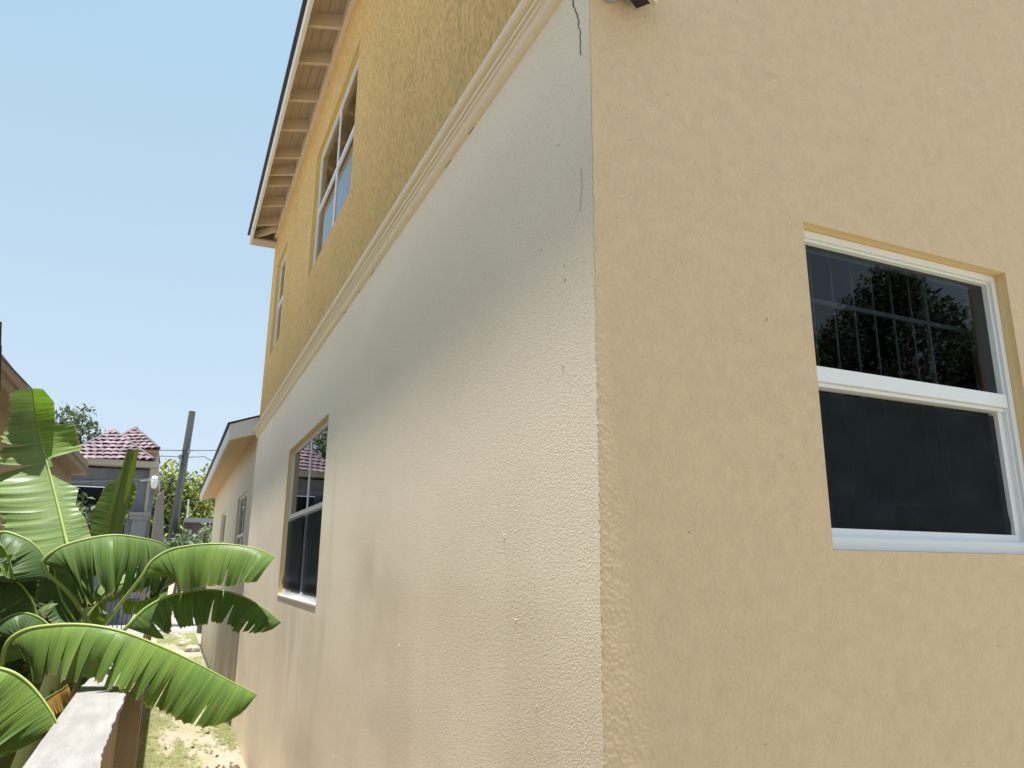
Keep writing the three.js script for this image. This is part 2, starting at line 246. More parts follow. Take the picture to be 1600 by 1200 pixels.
// windows: local x along the wall, y up, z outwards
function makeWindow(w, h, cfg) {
  const g = new THREE.Group(); g.name = 'window'; house.add(g);
  const flat = cfg.flat, f = flat ? 0.028 : 0.024, fb = flat ? f : 0.034, d = -0.036, D = 0.07, zr = d - D;
  const fr = [box(0.002, 0.002, zr, w - 0.002, fb, d), box(0.002, h - f, zr, w - 0.002, h - 0.002, d), box(0.002, fb, zr, f, h - f, d), box(w - f, fb, zr, w - 0.002, h - f, d)];
  const b = 0.006;          // glazing bead
  fr.push(box(f, h - f - b, zr, w - f, h - f, d - 0.012), box(f, fb, zr, w - f, fb + b, d - 0.012), box(f, fb + b, zr, f + b, h - f - b, d - 0.012), box(w - f - b, fb + b, zr, w - f, h - f - b, d - 0.012));
  mesh('frame', fr, mWhite, g);
  const ry = cfg.rail * h, rh = cfg.railH || 0.03;
  mesh('rail', [box(f + b, ry - rh / 2, d - 0.06, w - f - b, ry + rh / 2, d - 0.004), box(f + b, ry - rh / 2 - 0.012, d - 0.055, w - f - b, ry - rh / 2 - 0.001, d - 0.016)], mWhite, g);
  const cols = cfg.cols, x0 = f + b, x1 = w - f - b;
  for (let k = 1; k < cols; k++) { const x = x0 + (x1 - x0) * k / cols; for (const [a, c] of [[fb + b, ry - rh / 2 - 0.012], [ry + rh / 2, h - f - b]]) mesh('mullion', [box(x - 0.015, a, d - 0.06, x + 0.015, c, d - 0.006), box(x + 0.015, a, d - 0.05, x + 0.021, c, d - (flat ? 0.010 : 0.02))], mWhite, g); }
  for (let k = 0; k < cols; k++) {
    const a = x0 + (x1 - x0) * k / cols + (k ? 0.025 : 0), c = x0 + (x1 - x0) * (k + 1) / cols - (k + 1 < cols ? 0.017 : 0);
    for (const [lo, hi, up] of [[fb + b, ry - rh / 2 - 0.012, 0], [ry + rh / 2, h - f - b, 1]]) {
      const z = flat ? d - (up ? 0.012 : 0.003) : d - (up ? 0.030 : 0.046);
      if (!up && cfg.sash) {           // the lower sash has a frame of its own
        mesh('sash', [box(a, lo, z - 0.01, c, lo + 0.020, z + 0.018), box(c - 0.022, lo + 0.020, z - 0.01, c, hi, z + 0.02), box(a, lo + 0.020, z - 0.01, a + 0.006, hi, z + 0.012)], mWhite, g);
      }
      const p = new THREE.PlaneGeometry(c - a, hi - lo); p.translate((a + c) / 2, (lo + hi) / 2, up ? z : z - 0.012); mesh('pane', p, mGlass, g);
      if (!up && cfg.screen) { const q = new THREE.PlaneGeometry(c - a - 0.028, hi - lo - 0.028, 24, 40); q.translate((a + c) / 2 - 0.008, (lo + hi) / 2 + 0.004, 0); const pp = q.attributes.position; for (let i = 0; i < pp.count; i++) { const yy = (pp.getY(i) - lo) / (hi - lo); pp.setZ(i, 0.016 * Math.exp(-(((yy - 0.13) / 0.06) ** 2)) * (0.6 + 0.4 * Math.sin(pp.getX(i) * 5))); } q.translate(0, 0, z + 0.006); q.computeVertexNormals(); mesh('insect_screen', q, mScreen, g); }
    }
  }
  if (cfg.grille) {
    const z = d - 0.13, q = [];
    for (const k of cfg.grille.v) q.push(box(k * w - 0.006, -0.02, z - 0.012, k * w + 0.006, h + 0.02, z));
    for (const k of cfg.grille.thin) q.push(box(k * w - 0.0024, -0.02, z - 0.010, k * w + 0.0024, h + 0.02, z - 0.005));
    for (const k of cfg.grille.h) q.push(box(-0.02, k * h - 0.007, z - 0.014, w + 0.02, k * h + 0.007, z - 0.002));
    mesh('grille', q, mGrille, g);
  }
  mesh('added_dark_lining', [box(-0.1, -0.1, -1.2, w + 0.1, h + 0.1, -1.18), box(-0.12, -0.12, -1.18, -0.1, h + 0.12, -0.155), box(w + 0.1, -0.12, -1.18, w + 0.12, h + 0.12, -0.155), box(-0.1, -0.12, -1.18, w + 0.1, -0.1, -0.155), box(-0.1, h + 0.1, -1.18, w + 0.1, h + 0.12, -0.155)], mRoom, g);  // added box behind the window, near-black to put room shade into colour
  return g;
}
const winL = q => onLeft(makeWindow(q.z1 - q.z0, q.y1 - q.y0, { rail: 0.525, cols: q.cols, railH: 0.034, flat: true, screen: q.screen }), q.z0, q.y0);
winL({ ...LWIN, cols: 2, screen: true }); winL({ ...UWIN, cols: 2 }); winL({ ...UWIN2, cols: 1 }); winL({ ...FWIN[0], cols: 2 }); winL({ ...FWIN[1], cols: 1 });
{
  const g = makeWindow(RWIN.x1 - RWIN.x0, RWIN.y1 - RWIN.y0, { rail: 0.527, cols: 1, railH: 0.043, sash: true, screen: true, grille: { v: [0.13, 0.80], thin: [0.22, 0.32, 0.42, 0.52, 0.62, 0.72], h: [0.835, 0.16] } });
  g.position.set(RWIN.x0, RWIN.y0, 0.002);
}
// white sill under the lower left window
onLeft(mesh('sill', box(0.0, -0.012, -0.05, LWIN.z1 - LWIN.z0, 0.0015, 0.004), std([0.80, 0.76, 0.68], 0.7), house), LWIN.z0, LWIN.y0);
// eave of the upper roof: fascia, rafters, boards, ledger
{
  const zA = 0.36, zB = -8.50;
  const slope = 0.30, yT = x => 6.206 + (x + 0.3) * slope;      // underside of the roof boards
  mesh('fascia_board', [box(-0.335, 6.055, zB, -0.305, 6.19, zA)], mTrim, house);
  mesh('drip_edge', box(-0.3665, 6.192, zB - 0.02, -0.325, 6.223, zA + 0.02), mBlack, house);
  for (let k = 0; k < 4; k++) { const a = -0.304 + k * 0.0765, b = a + 0.0735, g = box(a, 0, zB, b, 0.018, zA), p = g.attributes.position; for (let i = 0; i < p.count; i++) p.setY(i, p.getY(i) + yT(p.getX(i))); g.computeVertexNormals(); mesh('soffit_board', g, mSoffit, house); }
  const roofG = s => { const q = []; const x0 = s < 0 ? -0.36 : 7.56, x1 = 3.6; const g = box(Math.min(x0, x1), 0, zB - 0.015, Math.max(x0, x1), 0.03, zA + 0.015), p = g.attributes.position; for (let i = 0; i < p.count; i++) { const x = p.getX(i), d = s < 0 ? x : 7.2 - x; p.setY(i, p.getY(i) + 6.226 + (d + 0.3) * slope); } g.computeVertexNormals(); q.push(g); return q; };
  mesh('roof', [...roofG(-1), ...roofG(1)], mShingle, house);
  mesh('ledger', box(-0.032, 6.12, -LW, 0, 6.288, 0), mRafter, house);
  const R = [0.2, -0.45, -1.05, -1.65, -2.25, -2.85, -3.36, -3.93, -4.43, -5.02, -5.56, -6.14, -6.53, -6.80, -7.36, -7.93];
  for (const z of R) { const s = new THREE.Shape(); s.moveTo(-0.304, 6.095); s.lineTo(-0.304, yT(-0.304)); s.lineTo(-0.033, yT(-0.033)); s.lineTo(-0.033, 6.162); s.closePath(); const g = new THREE.ExtrudeGeometry(s, { depth: 0.038, bevelEnabled: false }); g.translate(0, 0, z - 0.038); mesh('rafter', g, mRafter, house); }
  mesh('rafter', beam(V(-0.300, 6.13, -8.35), V(-0.03, 6.18, -8.10), 0.03, 0.09), mRafter, house);
  { const s = new THREE.Shape(); s.moveTo(-0.304, 6.177); s.lineTo(-0.002, 6.177); s.lineTo(-0.002, 6.294); s.lineTo(-0.304, 6.204); s.closePath(); const g = new THREE.ExtrudeGeometry(s, { depth: 0.02, bevelEnabled: false }); g.translate(0, 0, zB + 0.001); mesh('eave_end_gusset', g, mSoffit, house); }
  mesh('eave_end_board', box(-0.304, 6.055, zB, -0.002, 6.08, -8.30), mSoffit, house);
  mesh('eave_end_panel', box(-0.304, 6.081, zB, -0.002, 6.176, zB + 0.02), mSoffit, house);
}
// roof edge of the one-storey part
{
  const zA = -8.50, zB = -18.75, mS = std([0.56, 0.40, 0.24], 0.75);
  mesh('low_fascia_board', box(-0.345, 3.395, zB, -0.318, 3.585, zA - 0.026), mTrim2, house);
  const s = new THREE.Shape(); s.moveTo(-0.345, 3.385); s.lineTo(-0.002, 3.490); s.lineTo(-0.002, 3.71); s.lineTo(-0.345, 3.588); s.closePath();
  const g = new THREE.ExtrudeGeometry(s, { depth: 0.025, bevelEnabled: false }); g.translate(0, 0, zA - 0.025); mesh('barge_board', g, mTrim2, house);
  for (let k = 0; k < 4; k++) { const a = -0.316 + k * 0.079, b = a + 0.0765, q = box(a, 0, zB, b, 0.014, zA - 0.027), p = q.attributes.position; for (let i = 0; i < p.count; i++) p.setY(i, p.getY(i) + 3.405 + (p.getX(i) + 0.316) * 0.30); q.computeVertexNormals(); mesh('low_soffit_board', q, mS, house); }
  mesh('low_ledger', box(-0.016, 3.475, zB, 0.011, 3.505, zA - 0.027), mS, house);
  const q = box(-0.375, 0, zB - 0.03, 3.0, 0.022, zA + 0.012), p = q.attributes.position; for (let i = 0; i < p.count; i++) { p.setY(i, p.getY(i) + 3.592 + (p.getX(i) + 0.345) * 0.355); if (p.getZ(i) > -8.6 && p.getX(i) > 0) p.setZ(i, -8.6); } q.computeVertexNormals(); mesh('low_roof', q, mBlack, house);
  const q2 = box(3.0, 0, zB - 0.03, 6.3, 0.022, zA - 0.03), p2 = q2.attributes.position; for (let i = 0; i < p2.count; i++) p2.setY(i, p2.getY(i) + 3.592 + (6.345 - p2.getX(i)) * 0.355); q2.computeVertexNormals(); mesh('low_roof', q2, mBlack, house);
}
// light fitting above, on the front wall by the corner
{
  const p = atZ(957, -9, 0.03), t = thing('wall_light', 'black and cream floodlight high on the front wall beside the corner', 'wall light', [p.x, p.y, 0.002]);
  const back = new THREE.CylinderGeometry(0.042, 0.046, 0.03, 28); back.rotateX(Math.PI / 2); back.translate(0, 0.042, 0.017); mesh('mounting_plate', back, std([0.30, 0.34, 0.35], 0.6), t);
  const h = new THREE.Group(); h.name = 'lamp_head'; h.position.set(0.045, 0.045, 0.075); h.rotation.set(0.25, 0.35, -0.35); t.add(h);
  mesh('housing', [box(-0.07, -0.042, -0.03, 0.07, 0.06, 0.02)], mBlack, h);
  mesh('rim', [box(-0.074, -0.048, 0.021, 0.074, -0.036, 0.036), box(-0.074, 0.054, 0.021, 0.074, 0.066, 0.036), box(-0.074, -0.036, 0.021, -0.064, 0.054, 0.036), box(0.064, -0.036, 0.021, 0.074, 0.054, 0.036)], std([0.62, 0.55, 0.42], 0.5), h);
  mesh('lens', box(-0.064, -0.036, 0.021, 0.064, 0.054, 0.026), mBlack, h);
  mesh('arm', tube([V(0, 0.03, 0.03), V(0.02, 0.03, 0.05), V(0.045, 0.04, 0.06)], [0.012, 0.012], 10, 8), mBlack, t);
}

// ---------------------------------------------------------------- boundary wall
{
  const t = thing('boundary_wall', 'low rendered boundary wall with a sunlit white top beside the passage', 'wall');
  const topMap = tex(512, 1024, (u, v) => { const a = fbm(u, v, 6, 5, 151), b = fbm(u, v, 30, 3, 153, 0.3); let c = mix3([0.255, 0.245, 0.235], [0.335, 0.325, 0.315], smooth(0.3, 0.7, 0.6 * a + 0.4 * b)); return c; }, true, [1, 0.5]);
  const mTop = std([1, 1, 1], 0.9, { map: topMap, bumpMap: sandBump, bumpScale: 0.006 });
  const sideMap = tex(512, 512, (u, v) => { const st = fbm(u, v, 26, 4, 161, 0.07), a = fbm(u, v, 5, 4, 163); return mix3([0.26, 0.185, 0.11], [0.46, 0.34, 0.22], 0.6 * st + 0.4 * a); }, true, [0.7, 0.7]);
  const mSide = std([1, 1, 1], 0.92, { map: sideMap, bumpMap: sandBump, bumpScale: 0.008 });
  mesh('wall_body', box(-1.185, 0, -13, -1.005, 1.222, 1.6), mSide, t);
  // the coping is cast in place: its right edge is ragged
  const r = rng(31), s = new THREE.Shape(); s.moveTo(-1.196, -1.6); s.lineTo(-0.99, -1.6);
  for (let z = -1.5; z < 3.40; z += 0.035) { const n = vnoise(z * 4 + 20, 0, 64, 64, 2) + 0.5 * vnoise(z * 14 + 40, 0, 128, 64, 4); s.lineTo(-1.004 + 0.011 * n + 0.006 * vnoise(z * 50, 3, 256, 64, 8) + (z > 3.12 ? 0.012 : 0), z); }
  s.lineTo(-0.990, 3.40); s.lineTo(-1.006, 3.40); s.lineTo(-1.004, 8); s.lineTo(-1.002, 13.02); s.lineTo(-1.19, 13.02); s.lineTo(-1.185, 3.46); s.lineTo(-1.19, 3.2); s.lineTo(-1.20, 3.12); s.closePath();
  const g = new THREE.ExtrudeGeometry(s, { depth: 0.02, bevelEnabled: true, bevelSize: 0.004, bevelThickness: 0.004, bevelSegments: 2 }); g.rotateX(-Math.PI / 2); g.translate(0, 1.2225, 0);
  mesh('coping', g, mTop, t);
  mesh('pier', box(-1.004, 0, -3.36, -0.912, 1.218, -3.02), mSide, t);
}

// ---------------------------------------------------------------- neighbour on the left
{
  const t = thing('neighbour_house', 'brown rendered house with a deep concrete eave at the left edge', 'house');
  const m = std([0.46, 0.35, 0.235], 0.9, { bumpMap: sandBump, bumpScale: 0.006 }), m2 = std([0.36, 0.275, 0.19], 0.9, { bumpMap: frontBump, bumpScale: 0.01 });
  mesh('wall', box(-9, 0, -11.95, -2.405, 3.208, 3), m, t);
  mesh('eave_slab', [box(-9.2, 3.21, -12.06, -2.215, 3.30, 3.3), box(-2.235, 3.302, -12.06, -2.195, 3.395, 3.3)], m2, t);
  const q = box(-9.2, 0, -12.0, -2.24, 0.08, 3.3), p = q.attributes.position; for (let i = 0; i < p.count; i++) p.setY(i, p.getY(i) + 3.31 + (-2.24 - p.getX(i)) * 0.22); q.computeVertexNormals(); mesh('roof', q, std([0.46, 0.41, 0.35], 0.9, { bumpMap: frontBump, bumpScale: 0.01 }), t);
  for (const [px, y0, y1] of [[-1, 503, 512], [-1, 540, 552]]) { const a = atZ(px, y1 + 60, -4.6), b = atZ(px + 2, y0, -4.6); mesh('rebar', tube([a, a.clone().lerp(b, 0.5), b], [0.008, 0.008], 6, 4), mBlack, t); }
  const c = [atX(0, 556, -2.195), atX(40, 598, -2.195), atX(80, 638, -2.195), atX(104, 661, -2.195)]; 
  const cable = tube(c, [0.008, 0.008], 6, 20); tag(mesh('cable', cable, mBlack), 'thin black cable along the top of the brown eave at left', 'cable');
}
// ---------------------------------------------------------------- grey concrete house with tiled roof
const GZ = -26;
{
  const t = thing('concrete_house', 'unfinished grey concrete house with purple tiled hip roofs beyond the banana leaves', 'house');
  const conc = tex(512, 512, (u, v) => { const a = fbm(u, v, 4, 5, 171), s = fbm(u, v, 14, 3, 173, 0.3); return mix3([0.085, 0.10, 0.12], [0.22, 0.235, 0.26], 0.55 * a + 0.45 * s); }, true, [0.35, 0.35]);
  const mC = std([1, 1, 1], 0.9, { map: conc, bumpMap: frontBump, bumpScale: 0.01 }), mBeige = std([0.40, 0.34, 0.28], 0.9), mDark = std([0.02, 0.02, 0.022], 0.95);
  const P = (x, y, z = GZ) => atZ(x, y, z);
  const L = P(60, 760).x, R = P(232, 760).x, oL = P(114, 760).x, oR = P(203, 760).x, oT = P(150, 759).y, oB = P(150, 838).y, top = P(180, 733).y;
  const s = new THREE.Shape(); s.moveTo(L, 0); s.lineTo(R, 0); s.lineTo(R, top); s.lineTo(L, top); s.closePath();
  const h = new THREE.Path(); h.moveTo(oL, oB); h.lineTo(oL, oT); h.lineTo(oR, oT); h.lineTo(oR, oB); h.closePath(); s.holes.push(h);
  const g = new THREE.ExtrudeGeometry(s, { depth: 0.25, bevelEnabled: false }); g.translate(0, 0, GZ - 0.25); mesh('front_wall', g, mC, t);
  mesh('side_wall', box(R - 0.2, 0, GZ - 7, R, top, GZ - 0.251), mC, t);
  mesh('left_wall', box(L, 0, GZ - 7, L + 0.2, top, GZ - 0.251), mC, t);
  mesh('rear_wall', box(L, 0, GZ - 7.2, R, top, GZ - 7.001), mDark, t);
  mesh('floor', box(L + 0.2, oB - 0.2, GZ - 7, R - 0.2, oB - 0.02, GZ - 0.251), mDark, t);
  mesh('inner_wall', box(P(131, 790).x, oB, GZ - 1.4, P(140, 790).x, oT - 0.5, GZ - 1.2), mC, t);
  mesh('beam', box(L, oT + 0.02, GZ + 0.002, oR, oT + 0.17, GZ + 0.05), mC, t);
  // column and capital at the corner
  const cx = P(216, 820).x, cw = 0.27;
  mesh('column', [box(cx - cw * 0.7, 0, GZ + 0.003, cx + cw * 0.7, P(216, 812).y, GZ + 0.16)], std([0.22, 0.215, 0.235], 0.9), t);
  mesh('capital', [box(cx - cw, P(216, 812).y, GZ + 0.003, cx + cw, P(216, 806).y, GZ + 0.22), box(cx - cw * 1.15, P(216, 806).y + 0.002, GZ + 0.003, cx + cw * 1.15, P(216, 801).y, GZ + 0.28)], std([0.25, 0.24, 0.25], 0.9), t);
  mesh('corner_strip', box(R - 0.04, 0, GZ + 0.002, R + 0.03, top - 0.3, GZ + 0.06), mBeige, t);
  // eave slab with a returned end
  const eR = P(249, 725).x, eT = P(200, 721.5).y, eB = P(200, 730).y;
  mesh('eave', [box(L - 0.3, eB, GZ - 0.4, eR, eT, GZ + 0.45), box(R + 0.002, eB - 0.36, GZ - 6, eR, eB - 0.002, GZ + 0.3)], mBeige, t);
  // tiled hip roofs
  const mTile = [std([0.19, 0.13, 0.145], 0.75), std([0.23, 0.16, 0.175], 0.7), std([0.155, 0.108, 0.122], 0.8)], mRidge = std([0.07, 0.04, 0.05], 0.6), mLime = std([0.36, 0.34, 0.35], 0.9);
  function hip(name, A, BL, BR, deep, rows) {
    const roof = new THREE.Group(); roof.name = name; t.add(roof);
    const bl = BL.clone(), br = BR.clone(), n = V(0, 0, 0).crossVectors(br.clone().sub(bl), A.clone().sub(bl)).normalize();
    const tiles = [[], [], []], r = rng(rows * 7);
    for (let k = 0; k < rows; k++) {
      const f0 = k / rows, f1 = (k + 1) / rows, a0 = bl.clone().lerp(A, f0), b0 = br.clone().lerp(A, f0), a1 = bl.clone().lerp(A, f1), b1 = br.clone().lerp(A, f1), len = a0.distanceTo(b0), m = Math.max(1, Math.round(len / 0.22));
      for (let i = 0; i < m; i++) {
        const p = a0.clone().lerp(b0, (i + 0.5) / m), q = a1.clone().lerp(b1, (i + 0.5) / m), up = q.clone().sub(p).addScaledVector(n, -0.045), l = up.length(); up.normalize();
        const c = new THREE.CylinderGeometry(0.115, 0.125, l * 1.18, 8, 1, true, -Math.PI / 2, Math.PI); c.scale(1, 1, 0.45);
        const x = V(0, 0, 0).crossVectors(up, n).normalize(); c.applyMatrix4(new THREE.Matrix4().makeBasis(x, up, V(0, 0, 0).crossVectors(x, up))); const o = p.clone().lerp(q, 0.5).addScaledVector(n, 0.045 + 0.01 * r()); c.translate(o.x, o.y, o.z); tiles[Math.floor(r() * 3)].push(c);
      }
    }
    tiles.forEach((q, i) => { if (q.length) mesh('roof_tiles', q, mTile[i], roof).userData.kind = 'stuff'; });
    const back = A.clone().add(V(0, 0, -deep)), rr = br.clone().add(V(0.02, 0, -deep)), ll = bl.clone().add(V(-0.02, 0, -deep));
    const tri = new THREE.BufferGeometry(); const q = []; const put = (...v) => v.forEach(w => q.push(w.x, w.y, w.z));
    put(bl, br, A, br, rr, A, rr, back, A, bl, A, ll, ll, A, back, bl, ll, br, br, ll, rr); tri.setAttribute('position', new THREE.Float32BufferAttribute(q, 3)); tri.setAttribute('uv', new THREE.Float32BufferAttribute(new Float32Array(q.length / 3 * 2), 2)); tri.computeVertexNormals(); mesh('roof_base', tri, mTile[2], roof);
    for (const b of [bl, br]) {
      const a = b.clone().addScaledVector(n, 0.06), e = A.clone().addScaledVector(n, 0.06); mesh('ridge_cap', tube([a, a.clone().lerp(e, 0.5), e], [0.07, 0.07], 8, 6), mRidge, roof);
      const w = []; for (let k = 0; k < 6; k++) { const f = 0.5 + 0.5 * r(), c = new THREE.IcosahedronGeometry(0.03 + 0.045 * r(), 0); const o = b.clone().lerp(A, f).addScaledVector(n, 0.09).lerp(A.clone().lerp(bl.clone().lerp(br, 0.5), 0.5), 0.05); c.translate(o.x, o.y, o.z); w.push(c); } mesh('mortar', w, mLime, roof).userData.kind = 'stuff';
    }
  }
  hip('rear_roof', P(212, 671, GZ - 2.5), P(155, 706, GZ - 1.2), P(248, 703, GZ - 1.2), 4, 7);
  mesh('upper_wall', box(P(160, 712, GZ - 1.4).x, top, GZ - 4, P(246, 712, GZ - 1.4).x, P(200, 703, GZ - 1.4).y, GZ - 1.4), mBeige, t);
  mesh('upper_eave', box(P(160, 705, GZ - 1.2).x, P(240, 708, GZ - 1.2).y, GZ - 1.6, P(248.5, 705, GZ - 1.2).x, P(240, 703, GZ - 1.2).y, GZ - 1.2), std([0.45, 0.26, 0.15], 0.9), t);
  hip('front_roof', P(177, 675, GZ - 1.3), P(88, 720, GZ + 0.42), P(240, 720.5, GZ + 0.42), 3, 8);
}
{
  const p = atZ(241, 753, GZ + 0.6), t = thing('security_light', 'white lamp on the corner of the grey concrete house', 'lamp', [p.x, p.y, p.z]);
  const l = new THREE.LatheGeometry([[0, -0.22], [0.07, -0.2], [0.10, -0.1], [0.105, 0.05], [0.08, 0.18], [0, 0.2]].map(q => new THREE.Vector2(...q)), 16); mesh('shade', l, mWhite, t);
  mesh('bracket', beam(V(-0.4, 0.05, -0.25), V(0, 0.1, 0), 0.05, 0.05), mGrille, t);
  const b = thing('buttress', 'tapering grey concrete post beside the concrete house corner', 'post'); const a = [[236, 856], [254, 856], [256, 768], [246, 776]].map(q => atZ(...q, -23));
  const s = new THREE.Shape(); s.moveTo(a[0].x - 0.3, 0); s.lineTo(a[1].x, 0); s.lineTo(a[1].x, a[1].y); s.lineTo(a[2].x, a[2].y); s.lineTo(a[3].x, a[3].y); s.lineTo(a[0].x, a[0].y); s.closePath();
  const g = new THREE.ExtrudeGeometry(s, { depth: 0.5, bevelEnabled: true, bevelSize: 0.02, bevelThickness: 0.02, bevelSegments: 1 }); g.translate(0, 0, -23.25); mesh('post_body', g, std([0.25, 0.225, 0.21], 0.95, { bumpMap: frontBump, bumpScale: 0.03 }), b);
  mesh('rebar', [beam(a[2].clone().add(V(-0.05, -0.05, 0)), a[2].clone().add(V(-0.12, 0.28, 0)), 0.025, 0.025), beam(a[3].clone().add(V(0.05, -0.05, 0)), a[3].clone().add(V(0.1, 0.3, 0)), 0.025, 0.025)], mRidgeLike(), b);
}
function mRidgeLike() { return std([0.16, 0.13, 0.11], 0.9); }
// ---------------------------------------------------------------- flat-roofed hut, pipe, pole, wires, gate
{
  const Z = -29, t = thing('flat_roofed_hut', 'small grey flat-roofed concrete building beside the far end of the house', 'building');
  const a = atZ(288, 812, Z), b = atZ(345, 816, Z), m = std([0.17, 0.145, 0.14], 0.9, { bumpMap: frontBump, bumpScale: 0.02 });
  mesh('wall', box(a.x + 0.25, 0, Z - 3, b.x + 1, atZ(300, 817, Z).y, Z), m, t);
  mesh('roof_slab', box(a.x, atZ(300, 816.5, Z).y, Z - 3.2, b.x + 1.2, a.y + 0.06, Z + 0.35), std([0.36, 0.35, 0.37], 0.9), t);
  mesh('side_pilaster', box(a.x + 0.02, 0, Z - 0.1, a.x + 0.245, atZ(300, 817, Z).y, Z + 0.05), std([0.12, 0.1, 0.1], 0.9), t);
  const p0 = atZ(292, 811, Z), p1 = atZ(294.5, 780, Z); tag(mesh('vent_pipe', tube([p0, p0.clone().lerp(p1, 0.5), p1], [0.035, 0.035], 10, 4), mWhite), 'thin white upright pipe on the flat-roofed hut', 'pipe');
}
{
  const Z = -31, t = thing('utility_pole', 'leaning grey-green wooden utility pole carrying the wires', 'utility pole');
  const a = atZ(300.5, 643, Z), b = atZ(264, 868, Z), g = a.clone().sub(b).normalize(), base = a.clone().addScaledVector(g, -a.y / g.y);
  const pm = tex(256, 512, (u, v) => mix3([0.075, 0.085, 0.07], [0.20, 0.205, 0.185], fbm(u, v, 16, 3, 181, 0.1)), true, [1, 0.4]);
  mesh('pole', tube([base, base.clone().lerp(a, 0.5), a], [0.175, 0.155, 0.13], 14, 12), std([1, 1, 1], 0.95, { map: pm }), t);
  const k = atZ(289, 705, Z + 0.1); for (const i of [0, 1]) { const c = new THREE.CylinderGeometry(0.05, 0.06, 0.16, 10); c.translate(k.x + 0.14 - 0.3 * i, k.y - i * 0.25, k.z + 0.1); mesh('insulator', c, std([0.25, 0.22, 0.2], 0.4), t); }
  for (const y of [704, 713, 724]) { const q = atZ(287 - (y - 704) * 0.15, y, Z + 0.16), c = new THREE.CylinderGeometry(0.03, 0.03, 0.1, 8); c.rotateX(Math.PI / 2); c.translate(q.x, q.y, q.z); mesh('bolt', c, mBlack, t); }
  const W = (label, pts, r = 0.018, z = Z) => { const c = pts.map(([x, y, zz]) => atZ(x, y, zz ?? z)); tag(mesh('power_line', tube(c, [r, r], 5, 40), std([0.07, 0.08, 0.09], 0.6)), label, 'wire'); };
  W('upper black wire running level across the leaning pole', [[140, 709, -40], [250, 703.5, -33], [290, 704], [340, 703.5], [420, 701]]);
  W('second wire sagging level just below the topmost one', [[140, 700, -40], [232, 712.5, -33], [262, 712.8], [286, 714], [300, 714.5], [312, 713.5], [322, 714], [333, 722], [360, 740]], 0.016);
  W('wire dropping steeply from the pole to the left', [[286, 706], [279, 725], [272, 745], [262, 775, -34]], 0.012);
  W('faint wire looping low at the right of the pole', [[286, 748], [302, 751], [314, 758], [340, 768]], 0.012);
  W('faint wire passing low behind the right of the pole', [[250, 757, -34], [284, 750], [305, 749], [330, 752]], 0.010);
  W('thin pale wire stretched across the grey house front', [[60, 757, -24], [130, 753, -24], [190, 750.6, -24], [240, 748.5, -24], [270, 747, -26]], 0.010);
}
{
  const Z = -21.6, t = thing('metal_gate', 'dark metal bar gate glimpsed between the banana leaves', 'gate'), mg = std([0.05, 0.05, 0.055], 0.6), x0 = atZ(165, 955, Z).x, x1 = atZ(214, 955, Z).x, y0 = 0.02, y1 = atZ(190, 930, Z).y;
  for (let x = x0; x <= x1; x += 0.105) mesh('bar', box(x - 0.012, y0 + 0.03, Z - 0.012, x + 0.012, y1, Z + 0.012), mg, t);
  for (const y of [y0 + 0.1, y1 - 0.12]) mesh('rail', box(x0 - 0.05, y, Z + 0.0125, x1 + 0.05, y + 0.04, Z + 0.032), mg, t);
}

// ---------------------------------------------------------------- trees and shrubs
function leafCloud(seed, blobs, leaf, perM3, aspect = 0.45) {
  const r = rng(seed), P = [], N = [], U = [];
  for (const [c, R] of blobs) {
    const n = Math.round(perM3 * R.x * R.y * R.z * 4.2);
    for (let i = 0; i < n; i++) {
      let d; do { d = V(r() * 2 - 1, r() * 2 - 1, r() * 2 - 1); } while (d.lengthSq() > 1);
      d.multiplyScalar(0.55 + 0.45 * Math.sqrt(d.length()) ); const p = c.clone().add(d.clone().multiply(R));
      const ax = V(r() - 0.5, r() - 0.65, r() - 0.5).normalize(), nn = V(r() - 0.5, 0.9 * r() + 0.15, r() - 0.5).normalize(), b = V(0, 0, 0).crossVectors(ax, nn).normalize(), l = leaf * (0.6 + 0.8 * r()), w = l * aspect;
      nn.crossVectors(b, ax);
      const a0 = p, a1 = p.clone().addScaledVector(ax, l * 0.5).addScaledVector(b, w * 0.5).addScaledVector(nn, 0.1 * l), a2 = p.clone().addScaledVector(ax, l), a3 = p.clone().addScaledVector(ax, l * 0.5).addScaledVector(b, -w * 0.5).addScaledVector(nn, 0.1 * l);
      for (const q of [a0, a1, a2, a0, a2, a3]) { P.push(q.x, q.y, q.z); N.push(nn.x, nn.y, nn.z); U.push(0, 0); }
    }
  }
  const g = new THREE.BufferGeometry(); g.setAttribute('position', new THREE.Float32BufferAttribute(P, 3)); g.setAttribute('normal', new THREE.Float32BufferAttribute(N, 3)); g.setAttribute('uv', new THREE.Float32BufferAttribute(U, 2)); return g;
}
const foliage = (c, tr = 0.35) => new THREE.MeshPhysicalMaterial({ color: rgb(...c), roughness: 0.95, transmission: tr, thickness: 0, side: THREE.DoubleSide });
const mBark = std([0.14, 0.11, 0.085], 0.95);
